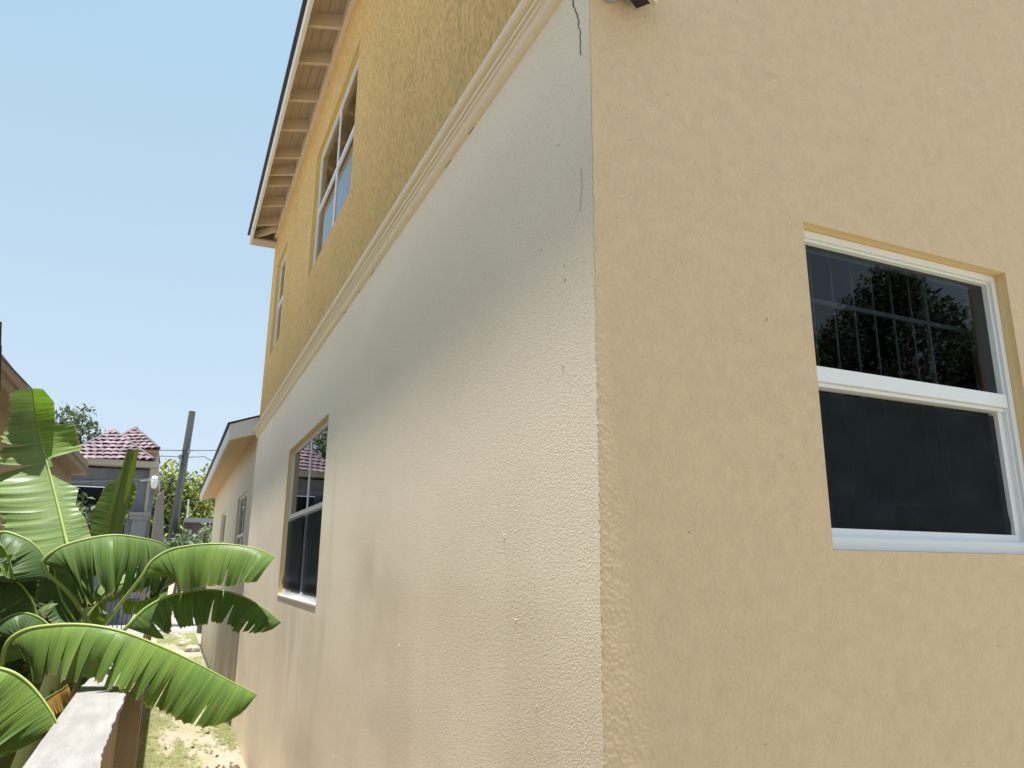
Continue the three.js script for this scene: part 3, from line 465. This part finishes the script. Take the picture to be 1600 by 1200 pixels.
function tree(name, label, cat, base, blobs, mats, leaf, density, seed, group) {
  const t = thing(name, label, cat, [0, 0, 0], group), c = V(0, 0, 0); blobs.forEach(b => c.add(b[0])); c.multiplyScalar(1 / blobs.length);
  const mid = V(base.x, Math.max(0.3, c.y * 0.55), base.z).lerp(V(c.x, c.y * 0.55, c.z), 0.5), th = Math.max(0.03, c.y * 0.025);
  mesh('trunk', tube([base, mid, c], [th, th * 0.8, th * 0.35], 8, 14), mBark, t);
  for (const [p, R] of blobs) { const s = mid.clone().lerp(c, 0.3), e = p.clone(); mesh('limb', tube([s, s.clone().lerp(e, 0.5).add(V(0, -0.15 * R.y, 0)), e], [th * 0.5, th * 0.3, th * 0.12], 6, 8), mBark, t); }
  mats.forEach((m, i) => mesh('crown', leafCloud(seed + i * 17, blobs, leaf, density / mats.length), m, t));
  return t;
}
const scatter = (seed, n, c, R, s0, s1, flat = 0.8) => { const r = rng(seed), q = []; for (let i = 0; i < n; i++) { let d; do { d = V(r() * 2 - 1, r() * 2 - 1, r() * 2 - 1); } while (d.lengthSq() > 1); const s = s0 + (s1 - s0) * r(); q.push([c.clone().add(d.multiply(R)), V(s, s * flat, s)]); } return q; };
const gDark = foliage([0.055, 0.085, 0.03]), gMid = foliage([0.10, 0.15, 0.035]), gYel = foliage([0.32, 0.34, 0.025], 0.5), gLime = foliage([0.17, 0.235, 0.03], 0.4), gDeep = foliage([0.03, 0.055, 0.02]);
{
  // tree over the brown roof at left: a few sparse sprays
  const Z = -30, pb = [[95, 655, .5], [98, 640, .35], [110, 660, .7], [124, 650, .6], [134, 648, .45], [118, 675, .7], [132, 668, .5], [112, 690, .6], [146, 676, .45], [150, 684, .3], [98, 668, .5], [126, 685, .5], [100, 700, .6], [80, 690, .8], [60, 700, .9], [140, 692, .45]];
  tree('tree', 'sparse bluish-green tree rising above the brown eave at left', 'tree', V(-5.6, 0, Z), pb.map(([x, y, s]) => [atZ(x, y, Z + (x % 7) * 0.2), V(s, s * 0.75, s)]), [foliage([0.075, 0.11, 0.06]), foliage([0.13, 0.17, 0.06]), gDark], 0.21, 110, 11);
}
{
  const Z = -37, pb = [[255, 745, 1.0], [250, 770, 1.2], [270, 760, 1.2], [238, 760, 1.0], [262, 790, 1.5], [290, 770, 1.2], [245, 800, 1.4], [275, 820, 1.6], [298, 790, 1.3], [255, 835, 1.5], [300, 815, 1.3], [240, 835, 1.3], [280, 850, 1.6]];
  tree('tree', 'bright yellow-green tree directly behind the utility pole', 'tree', V(-1.8, 0, Z), pb.map(([x, y, s]) => [atZ(x, y, Z - (x % 5) * 0.4), V(s, s * 0.8, s)]), [gYel, gLime, gYel, gMid], 0.30, 60, 23);
  const pc = [[318, 762, 1.0], [330, 775, 1.1], [312, 785, 1.2], [335, 800, 1.2], [322, 800, 1.2], [345, 780, 1.3], [306, 800, 1.0], [350, 745, 1.2], [340, 815, 1.2]];
  tree('tree', 'darker green tree behind the flat-roofed hut, half hidden by the eave', 'tree', V(1.6, 0, -40), pc.map(([x, y, s]) => [atZ(x, y, -40 - (x % 5) * 0.3), V(s, s * 0.85, s)]), [gMid, gLime, gYel], 0.30, 60, 37);
}
{
  const pb = [[108, 790, .32], [114, 800, .34], [112, 815, .34], [106, 780, .22], [119, 812, .25], [104, 810, .3], [116, 828, .3]];
  tree('shrub', 'dark feathery shrub at the end of the brown wall', 'shrub', V(-2.55, 0, -14), pb.map(([x, y, s]) => [atZ(x, y, -13.4), V(s, s, s)]), [gDark, gMid], 0.13, 420, 51);
  const pc = [[272, 850, .5], [285, 845, .45], [290, 838, .35], [278, 862, .6], [262, 866, .6], [300, 852, .5], [318, 853, .45], [310, 848, .3]];
  tree('shrub', 'pale grey-green shrub low in front of the flat-roofed hut', 'shrub', V(-0.7, 0, -26), pc.map(([x, y, s]) => [atZ(x, y, -25), V(s, s * 0.7, s)]), [foliage([0.22, 0.28, 0.2]), gMid], 0.2, 150, 61);
  const pd = [[320, 822, .13], [324, 827, .13], [317, 828, .12], [321, 833, .15], [326, 836, .12], [317, 838, .12], [322, 845, .14]];
  tree('sapling', 'small sapling with pale leaves standing before the grey hut wall', 'plant', V(0.1, 0, -22), pd.map(([x, y, s]) => [atZ(x, y, -22), V(s, s * 0.6, s)]), [foliage([0.28, 0.36, 0.2])], 0.13, 2600, 71);
}
// the tall tree across the yard, seen mirrored in the front window
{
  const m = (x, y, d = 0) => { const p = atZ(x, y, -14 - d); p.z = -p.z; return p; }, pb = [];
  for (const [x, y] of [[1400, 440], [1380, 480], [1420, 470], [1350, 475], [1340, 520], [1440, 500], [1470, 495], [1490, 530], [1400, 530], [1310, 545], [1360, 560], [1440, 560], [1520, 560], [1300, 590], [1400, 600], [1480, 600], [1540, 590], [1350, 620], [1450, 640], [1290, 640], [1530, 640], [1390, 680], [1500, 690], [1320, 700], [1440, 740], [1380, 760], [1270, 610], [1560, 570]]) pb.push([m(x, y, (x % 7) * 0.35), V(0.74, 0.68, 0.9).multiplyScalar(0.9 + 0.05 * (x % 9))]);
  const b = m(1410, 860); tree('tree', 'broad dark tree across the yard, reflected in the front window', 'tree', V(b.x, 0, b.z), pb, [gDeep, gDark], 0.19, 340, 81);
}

// ---------------------------------------------------------------- banana plants
function leafTexture(seed, base, lite) {
  return tex(256, 1024, (u, v) => {
    const n = fbm(v, 0.3, 90, 2, seed), b = vnoise(v * 260, 0, 260, 8, seed + 3), l = fbm(u, v, 3, 4, seed + 5), w = fbm(v, u * 0.1, 14, 3, seed + 9);
    let c = mix3(base, lite, 0.5 * n + 0.45 * l + 0.22 * smooth(0.35, 0.75, w) - 0.15);
    c = mix3(c, lite, 0.35 * smooth(0.12, 0, u)); const k = 0.86 + 0.28 * b; c = [c[0] * k, c[1] * k, c[2] * k];
    c = mix3(c, [0.30, 0.24, 0.06], 0.85 * smooth(0.955, 0.985, u + 0.03 * (fbm(v, 0.7, 30, 3, seed + 21) - 0.5))); const bs = smooth(0.70, 0.76, fbm(u, v, 9, 3, seed + 15, 5)); return mix3(c, [0.22, 0.15, 0.05], 0.5 * bs * u);
  }, true);
}
const veinBump = tex(256, 1024, (u, v) => 0.6 * vnoise(v * 150, u * 2, 150, 2, 201) + 0.4 * vnoise(v * 60, u * 2, 60, 2, 203));
const leafMat = (seed, base, lite, tr = 0.3, coat = 0.13) => new THREE.MeshPhysicalMaterial({ color: 0xffffff, map: leafTexture(seed, base, lite), bumpMap: veinBump, bumpScale: 0.003, roughness: 0.9, transmission: tr, thickness: 0, clearcoat: coat, clearcoatRoughness: 0.34, side: THREE.DoubleSide });
const mLeafA = leafMat(301, [0.06, 0.138, 0.005], [0.165, 0.275, 0.018], 0.3);
const mLeafB = leafMat(311, [0.04, 0.098, 0.005], [0.10, 0.19, 0.013], 0.26);
const mLeafPale = leafMat(321, [0.10, 0.185, 0.035], [0.225, 0.33, 0.09], 0.25, 0.35);
const mLeafLitTone = leafMat(331, [0.10, 0.21, 0.012], [0.22, 0.36, 0.03], 0.45);  // brighter green: the backlit look is put into the leaf colour
const mLeafDark = leafMat(341, [0.03, 0.075, 0.012], [0.07, 0.15, 0.02], 0.2);
const mRib = new THREE.MeshPhysicalMaterial({ color: rgb(0.27, 0.35, 0.085), roughness: 0.6, clearcoat: 0.15, clearcoatRoughness: 0.4, side: THREE.DoubleSide });
const mStem = std([0.13, 0.15, 0.045], 0.7);
function profile(t, base, tip) { return Math.pow(smooth(0, base, t), 0.7) * Math.sqrt(Math.max(0, 1 - Math.pow(Math.max(0, (t - tip) / (1 - tip)), 2.2))); }
const lin = (a, t) => { for (let i = 1; i < a.length; i++) if (t <= a[i][0]) { const k = (t - a[i - 1][0]) / (a[i][0] - a[i - 1][0]); return a[i - 1][1] + k * (a[i][1] - a[i - 1][1]); } return a[a.length - 1][1]; };
function blade(curve, N, side, sgn, fall, o, seed) {
  const r = rng(seed), M = 12, P = [], U = [], I = [], L = curve.getLength(); let start = 0;
  const cuts = [...o.tears.map(t => Math.round(t * N)).filter(k => k > 1 && k < N - 1).sort((a, b) => a - b), N];
  for (const end of cuts) {
    const dA = (r() - 0.5) * o.jit, dL = 1 - 0.14 * r() * (o.ragged ?? 1), sk = (r() - 0.5) * o.skew, tw = (r() - 0.5) * o.jit * 0.9, pinch = 0.03 + 0.12 * r() * (o.ragged ?? 1), first = P.length / 3, n = end - start;
    if (n < 1) continue;
    if (!(o.skip && o.skip.includes(cuts.indexOf(end)))) {
      for (let i = 0; i <= n; i++) {
        const k = start + i, t = k / N, w0 = Array.isArray(o.W) ? lin(o.W, t) : o.W * profile(t, o.base ?? 0.14, o.tip ?? 0.72), x = n > 1 ? i / n : 0.5;
        const T = curve.getTangentAt(t), C = curve.getPointAt(t), S = side.clone().multiplyScalar(sgn); S.addScaledVector(T, -S.dot(T)).normalize(); const F = fall.clone(); F.addScaledVector(T, -F.dot(T)).addScaledVector(S, -F.dot(S)).normalize();
        let p = C.clone(); const w = w0 * (dL - 0.05 * Math.abs(Math.sin(i * 2.3 + seed)) * (o.ragged ?? 1)), ds = w / M, ph = t * o.wave + seed;
        for (let j = 0; j <= M; j++) {
          const s = j / M, a = o.ang[0] + (o.ang[1] - o.ang[0]) * Math.pow(s, o.pow ?? 0.7) + (dA + tw * (x - 0.5) * 2) * s + 0.10 * Math.sin(ph * 6.28) * s + 0.035 * Math.sin(ph * 31) * s;
          if (j) p.addScaledVector(S, Math.cos(a) * ds).addScaledVector(F, Math.sin(a) * ds);
          const q = p.clone().addScaledVector(T, (-(x - 0.5) * pinch * n / N * L + sk * w0) * s * s);
          P.push(q.x, q.y, q.z); U.push(s, t);
        }
      }
      for (let i = 0; i < n; i++) for (let j = 0; j < M; j++) { const a = first + i * (M + 1) + j, b = a + M + 1; I.push(a, b, a + 1, b, b + 1, a + 1); }
    }
    start = end;
  }
  const g = new THREE.BufferGeometry(); g.setAttribute('position', new THREE.Float32BufferAttribute(P, 3)); g.setAttribute('uv', new THREE.Float32BufferAttribute(U, 2)); g.setIndex(I); g.computeVertexNormals(); return g;
}
const evenTears = (seed, n, lo, hi, jit = 0.6) => { const r = rng(seed), q = []; for (let i = 0; i < n; i++) q.push(lo + (hi - lo) * (i + 0.5 + (r() - 0.5) * jit) / n); return q; };
function leaf(plant, pts, o) {
  const g = new THREE.Group(); g.name = 'leaf'; plant.add(g);
  const c = new THREE.CatmullRomCurve3(pts.map(p => atZ(...p)), false, 'centripetal'), side = o.side.clone(), fall = o.fall || V(0, -1, 0), N = o.N || 96;
  const full = [...(o.petiole || []).map(p => atZ(...p)), ...pts.map(p => atZ(...p))];
  mesh('midrib', tube(full, [o.rib || 0.016, (o.rib || 0.016) * 0.75, (o.rib || 0.016) * 0.5, 0.003], 8, 60), mRib, g);
  if (o.A) mesh('blade', blade(c, N, side, 1, fall, { jit: 0.5, skew: 0.1, wave: 3, tears: [], ...o.A }, o.seed), o.mat, g);
  if (o.B) mesh('blade', blade(c, N, side, -1, fall, { jit: 0.5, skew: 0.1, wave: 3, tears: [], ...o.B }, o.seed + 7), o.matB || o.mat, g);
  return g;
}
function stem(plant, a, b, r0, r1, label) { const d = a.clone().lerp(b, 0.5).add(V(0.03, 0, 0.02)); mesh('pseudostem', tube([a, d, b], [r0, (r0 + r1) / 2, r1], 14, 16), mStem, plant, label); }
{
  // plant whose long leaves arch over the wall towards the house
  const t = thing('banana_plant', 'banana plant whose torn leaves arch over the low wall towards the house', 'banana plant');
  const Zc = V(0.1, 0.05, 1);
  stem(t, V(-1.62, 0, -3.5), atZ(118, 985, -3.55), 0.11, 0.07);
  stem(t, V(-1.45, 0, -4.0), atZ(150, 950, -4.0), 0.10, 0.06);
  // upper arch: left half
  leaf(t, [[66, 880, -3.7], [90, 858, -3.7], [130, 844, -3.7], [178, 836.5, -3.7], [220, 841, -3.75], [255, 851, -3.85], [275, 872, -4.0], [288, 900, -4.1]], { petiole: [[150, 990, -3.75], [110, 930, -3.75]], seed: 3, mat: mLeafB, side: Zc, rib: 0.014, A: { W: 0.46, ang: [0.15, 1.62], pow: 0.45, tears: evenTears(3, 17, 0.06, 0.85, 0.5), jit: 0.6, skew: 0.12, base: 0.05, tip: 0.8, ragged: 1.6 }, B: { W: 0.26, ang: [0.2, 1.6], pow: 0.5, tears: evenTears(4, 8, 0.1, 0.8), base: 0.08 } });
  // upper arch: the broad right leaf
  leaf(t, [[222, 900, -3.45], [236, 878, -3.45], [262, 861, -3.45], [300, 852.5, -3.42], [340, 850, -3.38], [378, 853, -3.34], [408, 860, -3.3], [430, 871, -3.27]], { petiole: [[160, 980, -3.6], [195, 935, -3.5]], seed: 12, mat: mLeafA, side: Zc, rib: 0.012, A: { W: [[0, 0.05], [0.12, 0.22], [0.25, 0.285], [0.6, 0.275], [0.85, 0.25], [0.97, 0.225], [1, 0.19]], ang: [0.55, 1.62], pow: 0.5, tears: [0.17, 0.30, 0.36, 0.40, 0.56, 0.70, 0.84], jit: 0.26, skew: 0.04, base: 0.10, tip: 0.93, ragged: 0.35 }, B: { W: 0.2, ang: [0.3, 1.5], tears: [0.3, 0.6], base: 0.1, tip: 0.9 } });
  // middle leaf reaching the wall
  leaf(t, [[196, 982, -3.55], [225, 953, -3.55], [258, 934, -3.53], [295, 924.5, -3.5], [330, 922, -3.46], [368, 928, -3.42], [404, 945, -3.38], [440, 973, -3.35]], { petiole: [[150, 1010, -3.6], [172, 1000, -3.58]], seed: 23, mat: mLeafB, side: Zc, rib: 0.013, A: { W: 0.225, ang: [0.35, 1.6], pow: 0.5, tears: [0.14, 0.21, 0.25, 0.29, 0.43, 0.56, 0.63, 0.70, 0.78, 0.83, 0.86, 0.89, 0.92, 0.95], jit: 0.6, skew: 0.14, base: 0.08, tip: 0.78 }, B: { W: 0.23, ang: [-0.35, 0.9], tears: [0.5, 0.62], jit: 0.3, base: 0.1, tip: 0.8 } });
  // lowest long leaf across the wall top
  leaf(t, [[2, 1040, -3.12], [14, 1002, -3.1], [40, 985, -3.08], [90, 977, -3.05], [140, 977.5, -3.0], [190, 987, -2.95], [245, 1008, -2.92], [300, 1033, -2.9], [355, 1062, -2.87], [402, 1086, -2.85]], { seed: 34, mat: mLeafA, side: Zc, rib: 0.013, N: 120, A: { W: 0.30, ang: [0.45, 1.6], pow: 0.5, tears: [0.12, 0.17, 0.24, 0.31, 0.36, 0.41, 0.46, 0.50, 0.54, 0.58, 0.61, 0.65, 0.70, 0.78, 0.87], jit: 0.48, skew: 0.08, base: 0.10, tip: 0.80 }, B: { W: 0.24, ang: [0.1, 1.5], tears: [0.3, 0.5, 0.7], base: 0.1, tip: 0.7 } });
  // pale under-leaf and small stubs in the lit-leaf colour between the arches
  leaf(t, [[148, 945, -3.9], [165, 925, -3.9], [190, 912, -3.88], [215, 908, -3.86], [238, 912, -3.84]], { seed: 41, mat: mLeafPale, side: Zc, rib: 0.012, A: { W: 0.09, ang: [0.5, 1.5], tears: [0.5], base: 0.2 }, B: { W: 0.14, ang: [-0.8, -0.2], tears: [0.4], base: 0.2 } });
  leaf(t, [[190, 935, -3.75], [215, 940, -3.75], [240, 935, -3.74], [262, 925, -3.72]], { seed: 44, mat: mLeafLitTone, side: Zc, rib: 0.008, A: { W: 0.09, ang: [0.6, 1.6], tears: [0.3, 0.6], base: 0.2 } });
  leaf(t, [[128, 985, -3.8], [140, 960, -3.8], [152, 945, -3.8], [160, 940, -3.78]], { seed: 47, mat: mLeafLitTone, side: V(1, 0, 0.4), rib: 0.016, A: { W: 0.10, ang: [0.2, 0.9], base: 0.2 } });
  // dead leaf hanging by the wall
  leaf(t, [[60, 1100, -2.9], [78, 1088, -2.88], [95, 1078, -2.86], [106, 1070, -2.85]], { seed: 51, mat: std([0.42, 0.24, 0.05], 0.85), side: Zc, rib: 0.005, A: { W: 0.10, ang: [1.0, 1.6], tears: [0.4, 0.7], base: 0.1, jit: 0.8 } }).userData.label = 'dried orange-brown leaf';
  leaf(t, [[80, 1075, -2.95], [92, 1090, -2.95], [99, 1108, -2.94], [103, 1125, -2.93]], { seed: 54, mat: mLeafLitTone, side: V(1, 0, 0.3), rib: 0.005, A: { W: 0.04, ang: [0.3, 1.2], base: 0.2 }, B: { W: 0.05, ang: [0.3, 1.2], tears: [0.5], base: 0.2 } });
}
{
  // plant behind: the tall upright leaf and the rolled young leaf
  const t = thing('banana_plant', 'banana plant behind with one tall upright torn leaf and a rolled spear', 'banana plant');
  stem(t, V(-1.95, 0, -4.5), atZ(112, 960, -4.4), 0.12, 0.07); stem(t, V(-1.75, 0, -4.8), atZ(168, 910, -4.7), 0.10, 0.05);
  const face = V(-1, 0, 0.2), back = V(-0.1, -0.15, -1);
  leaf(t, [[112, 880, -4.30], [100, 830, -4.40], [88, 780, -4.53], [75, 730, -4.66], [64, 690, -4.74], [57, 655, -4.76], [53, 630, -4.72], [50, 607, -4.62]], { petiole: [[125, 960, -4.4], [118, 920, -4.38]], seed: 61, mat: mLeafPale, side: face, fall: V(0, -0.4, 0.9), rib: 0.015,
    A: { W: [[0, 0.40], [0.15, 0.47], [0.37, 0.47], [0.55, 0.43], [0.62, 0.40], [0.78, 0.30], [0.85, 0.235], [0.97, 0.21], [1, 0.15]], ang: [-0.35, 0.35], tears: [0.3, 0.585, 0.655, 0.70, 0.765], jit: 0.7, skew: -0.06, ragged: 2 } });
  leaf(t, [[75, 730, -4.655], [64, 690, -4.735], [57, 655, -4.755], [53, 630, -4.715], [50, 607, -4.615]], { seed: 65, mat: mLeafLitTone, side: face, fall: V(0, -0.4, 0.9), rib: 0.006, N: 60,
    B: { W: [[0, 0.03], [0.12, 0.03], [0.14, 0.255], [0.5, 0.235], [0.52, 0.11], [0.8, 0.13], [1, 0.07]], ang: [-0.2, 0.25], tears: [0.13, 0.51], jit: 0.1, skew: 0.0, ragged: 0.3 } });
  leaf(t, [[112, 880, -4.295], [100, 830, -4.395], [88, 780, -4.525], [78, 741, -4.64]], { seed: 66, mat: mLeafPale, side: face, fall: V(0, -0.4, 0.9), rib: 0.006, N: 60,
    B: { W: [[0, 0.16], [0.4, 0.15], [0.62, 0.11], [0.8, 0.155], [1, 0.01]], ang: [-0.25, 0.2], tears: [0.72], jit: 0.3, skew: 0.05, ragged: 0.3 } });
  // rolled young leaf
  const g = new THREE.Group(); g.name = 'leaf'; t.add(g); g.userData.label = 'tightly rolled young leaf';
  const rp = [[166, 900, -4.6], [176, 850, -4.6], [187, 790, -4.58], [199, 740, -4.55], [208, 702, -4.52]].map(p => atZ(...p));
  mesh('rolled_blade', tube(rp, [0.035, 0.045, 0.050, 0.046, 0.038], 18, 50), new THREE.MeshPhysicalMaterial({ color: rgb(0.11, 0.17, 0.025), roughness: 0.6, clearcoat: 0.25, clearcoatRoughness: 0.4, side: THREE.DoubleSide }), g);
  mesh('rolled_edge', tube(rp.slice(2).map(p => p.clone().add(V(0.026, 0.0, 0.034))), [0.004, 0.022, 0.020, 0.012], 10, 30), std([0.27, 0.36, 0.04], 0.6), g);
  // opening leaf beside it
  leaf(t, [[150, 880, -4.75], [163, 845, -4.74], [176, 812, -4.72], [190, 775, -4.7], [198, 745, -4.68]], { seed: 71, mat: mLeafPale, side: V(-1, 0.1, 0.2), fall: V(0, -0.3, 1), rib: 0.010, A: { W: 0.15, ang: [0.1, 0.4], base: 0.5, tip: 0.75, jit: 0.1, ragged: 0.2 }, matB: mLeafLitTone, B: { W: 0.115, ang: [0.3, 1.0], tears: [0.3, 0.38, 0.46, 0.54, 0.62], base: 0.1, tip: 0.8, jit: 0.5 } });
  // dark drooping leaves at the left
  leaf(t, [[-20, 850, -3.9], [2, 832, -3.9], [30, 838, -3.88], [52, 850, -3.86], [70, 872, -3.84], [78, 905, -3.82]], { seed: 81, mat: mLeafDark, side: V(0.2, 0.1, 1), rib: 0.010, A: { W: 0.36, ang: [0.5, 1.65], pow: 0.5, tears: [0.25, 0.5, 0.62], base: 0.1, tip: 0.85, jit: 0.5 }, B: { W: 0.25, ang: [0.3, 1.5], base: 0.1 } });
  leaf(t, [[-10, 840, -3.6], [6, 858, -3.6], [16, 882, -3.58], [22, 905, -3.57]], { seed: 84, mat: mLeafLitTone, side: V(1, 0, 0.5), rib: 0.006, A: { W: 0.04, ang: [0.3, 1.2], base: 0.3 }, B: { W: 0.06, ang: [0.4, 1.3], base: 0.3, tears: [0.5] } });
  leaf(t, [[60, 975, -3.9], [50, 940, -3.9], [30, 912, -3.88], [0, 895, -3.85], [-20, 892, -3.85]], { seed: 87, mat: mLeafDark, side: V(0.3, 0.1, 1), rib: 0.010, A: { W: 0.22, ang: [0.8, 1.65], tears: [0.4, 0.7], base: 0.1, jit: 0.6 } });
  leaf(t, [[84, 985, -3.75], [60, 965, -3.75], [35, 958, -3.74], [10, 965, -3.72], [-15, 985, -3.7]], { seed: 90, mat: mLeafDark, side: V(0.1, 0.1, 1), rib: 0.010, A: { W: 0.24, ang: [0.6, 1.65], tears: [0.3, 0.6], base: 0.1, jit: 0.6 } });
  leaf(t, [[120, 975, -4.2], [98, 940, -4.2], [88, 910, -4.18], [84, 880, -4.15]], { seed: 93, mat: mLeafDark, side: V(-1, 0, 0.4), rib: 0.010, fall: V(0, -1, 0.6), A: { W: 0.2, ang: [0.2, 1.0], base: 0.2, tears: [0.5] }, B: { W: 0.2, ang: [0.2, 1.0], base: 0.2, tears: [0.4, 0.7] } });
  for (const [k, q] of [[[-30, 960], [0, 925], [35, 925], [70, 950]], [[20, 1010], [45, 980], [80, 975], [115, 1000]], [[-30, 1030], [0, 995], [30, 990], [60, 1010]], [[60, 940], [85, 915], [118, 915], [145, 945]], [[-20, 900], [20, 880], [60, 885], [95, 920]], [[90, 1010], [110, 975], [135, 965], [160, 985]], [[0, 1060], [30, 1030], [70, 1030], [100, 1055]]].entries()) leaf(t, q.map(([x, y]) => [x, y, -4.5 - 0.06 * k]), { seed: 110 + k, mat: mLeafDark, side: V(0.1, 0.1, 1), rib: 0.010, N: 48, A: { W: 0.34, ang: [0.5, 1.6], tears: [0.3, 0.55, 0.75], base: 0.1, jit: 0.6 }, B: { W: 0.25, ang: [0.4, 1.5], base: 0.1 } });
  leaf(t, [[45, 985, -3.95], [60, 955, -3.95], [78, 945, -3.93], [90, 944, -3.92]], { seed: 96, mat: mLeafB, side: V(0.1, 0.3, 1), rib: 0.008, A: { W: 0.07, ang: [0.5, 1.3], base: 0.3 } });
}
{
  // plant at the bottom left corner
  const t = thing('banana_plant', 'nearest banana plant, one big glossy leaf drooping in the bottom left corner', 'banana plant');
  stem(t, V(-1.75, 0, -1.9), atZ(-80, 1120, -2.1), 0.11, 0.07);
  leaf(t, [[-40, 1046, -2.25], [-8, 1044, -2.22], [20, 1051, -2.2], [45, 1068, -2.18], [66, 1092, -2.15], [82, 1116, -2.12], [92, 1136, -2.1]], { petiole: [[-85, 1110, -2.2], [-65, 1065, -2.24]], seed: 101, mat: mLeafA, side: V(-0.75, 0.1, 0.75), rib: 0.012, A: { W: 0.36, ang: [0.5, 1.45], pow: 0.6, tears: [0.55, 0.68, 0.76, 0.84], jit: 0.18, skew: 0.0, base: 0.05, tip: 0.72, ragged: 0.4 }, B: { W: 0.1, ang: [0.9, 1.6], base: 0.1 } });
}
{
  const a = atZ(80, 1147, -2.0), t = thing('pipe', 'short rusty pipe end lying along the left edge of the low wall', 'pipe');
  mesh('pipe_body', tube([V(-1.222, 1.165, -1.78), V(-1.222, 1.172, -1.95), V(-1.222, 1.18, -2.1)], [0.018, 0.018], 14, 6), std([0.10, 0.065, 0.05], 0.8), t);
  mesh('pipe_mouth', new THREE.CylinderGeometry(0.013, 0.013, 0.012, 14).rotateX(Math.PI / 2).translate(-1.222, 1.18, -2.099), mBlack, t);
}
// ---------------------------------------------------------------- grass, litter, stones in the passage
{
  const r = rng(401), bl = []; for (let i = 0; i < 9; i++) { const a = r() * 6.28, l = 0.012 + 0.028 * r(), d = 0.012 * r(), w = 0.0016, x = Math.cos(a) * d, z = Math.sin(a) * d, o = 0.5 + r(); bl.push(x - w * Math.sin(a), 0, z + w * Math.cos(a), x + w * Math.sin(a), 0, z - w * Math.cos(a), x + Math.cos(a) * l * o, l, z + Math.sin(a) * l * o); }
  const g = new THREE.BufferGeometry(); g.setAttribute('position', new THREE.Float32BufferAttribute(bl, 3)); g.setAttribute('uv', new THREE.Float32BufferAttribute(new Float32Array(bl.length / 3 * 2), 2)); g.computeVertexNormals();
  const q = []; for (let i = 0; i < 90000 && q.length < 12000; i++) { const x = -0.93 + 0.92 * r(), z = -5.5 - 16.5 * Math.pow(r(), 1.5), n = fbm((x + 4) / 8, (z + 30) / 40, 24, 4, 403); if (n > 0.38 + 0.36 * r() - (x < -0.5 ? 0.03 : 0)) q.push([x, z]); }
  const m = new THREE.InstancedMesh(g, foliage([0.33, 0.345, 0.13], 0.4), q.length), M = new THREE.Matrix4(), Q = new THREE.Quaternion(); q.forEach(([x, z], i) => { const s = 0.7 + 0.8 * r(); m.setMatrixAt(i, M.compose(V(x, 0.002, z), Q.setFromAxisAngle(V(0, 1, 0), r() * 6.28), V(s, s * 0.8, s))); });
  m.name = 'grass'; m.userData.kind = 'stuff'; tag(m, 'sparse short grass in the sandy passage beside the house', 'grass'); scene.add(m);
  const lg = new THREE.PlaneGeometry(0.05, 0.022, 3, 1), lp = lg.attributes.position; for (let i = 0; i < lp.count; i++) lp.setZ(i, 0.9 * lp.getX(i) ** 2 * 8); lg.computeVertexNormals();
  const litter = new THREE.InstancedMesh(lg, std([0.16, 0.09, 0.05], 0.9), 420), E = new THREE.Euler(); for (let i = 0; i < 420; i++) { const k = i < 330, x = k ? -0.05 - 0.42 * Math.pow(r(), 1.3) : -0.9 + 0.85 * r(), z = k ? -6.2 + 0.5 * (r() + r() - 1) : -7 - 7 * r(), s = 0.5 + 0.9 * r(); litter.setMatrixAt(i, M.compose(V(x, 0.004 + (k ? 0.028 * r() : 0.003), z), Q.setFromEuler(E.set(-1.57 + (r() - 0.5) * 1.6, (r() - 0.5) * 1.2, r() * 6.28)), V(s, s, s))); }
  litter.name = 'leaf_litter'; litter.userData.kind = 'stuff'; tag(litter, 'brown dead leaves heaped at the foot of the house wall', 'leaf litter'); scene.add(litter);
  const stones = [[258, 1112, 'pale stone on the sand beside the low wall shadow', 0.07], [284, 1009, 'pale rock lying further along the passage', 0.12], [300, 1018, 'flat grey rock by the far foot of the house', 0.16]];
  for (const [px, py, label, s] of stones) { const d = sight(px, py), p = CAM.clone().addScaledVector(d, -CAM.y / d.y), g2 = new THREE.IcosahedronGeometry(s, 2), pp = g2.attributes.position; for (let i = 0; i < pp.count; i++) { const w = V(pp.getX(i), pp.getY(i), pp.getZ(i)), k = 0.8 + 0.45 * vnoise(w.x * 14 + 9, w.y * 14 + w.z * 9 + 9, 64, 64, 5); w.multiplyScalar(k); pp.setXYZ(i, w.x, w.y * 0.6, w.z); } g2.computeVertexNormals(); g2.translate(p.x, s * 0.25, p.z); tag(mesh('stone', g2, std([0.42, 0.37, 0.30], 0.95, { bumpMap: frontBump, bumpScale: 0.01 })), label, 'stone'); }
}
renderer.render(scene, camera);
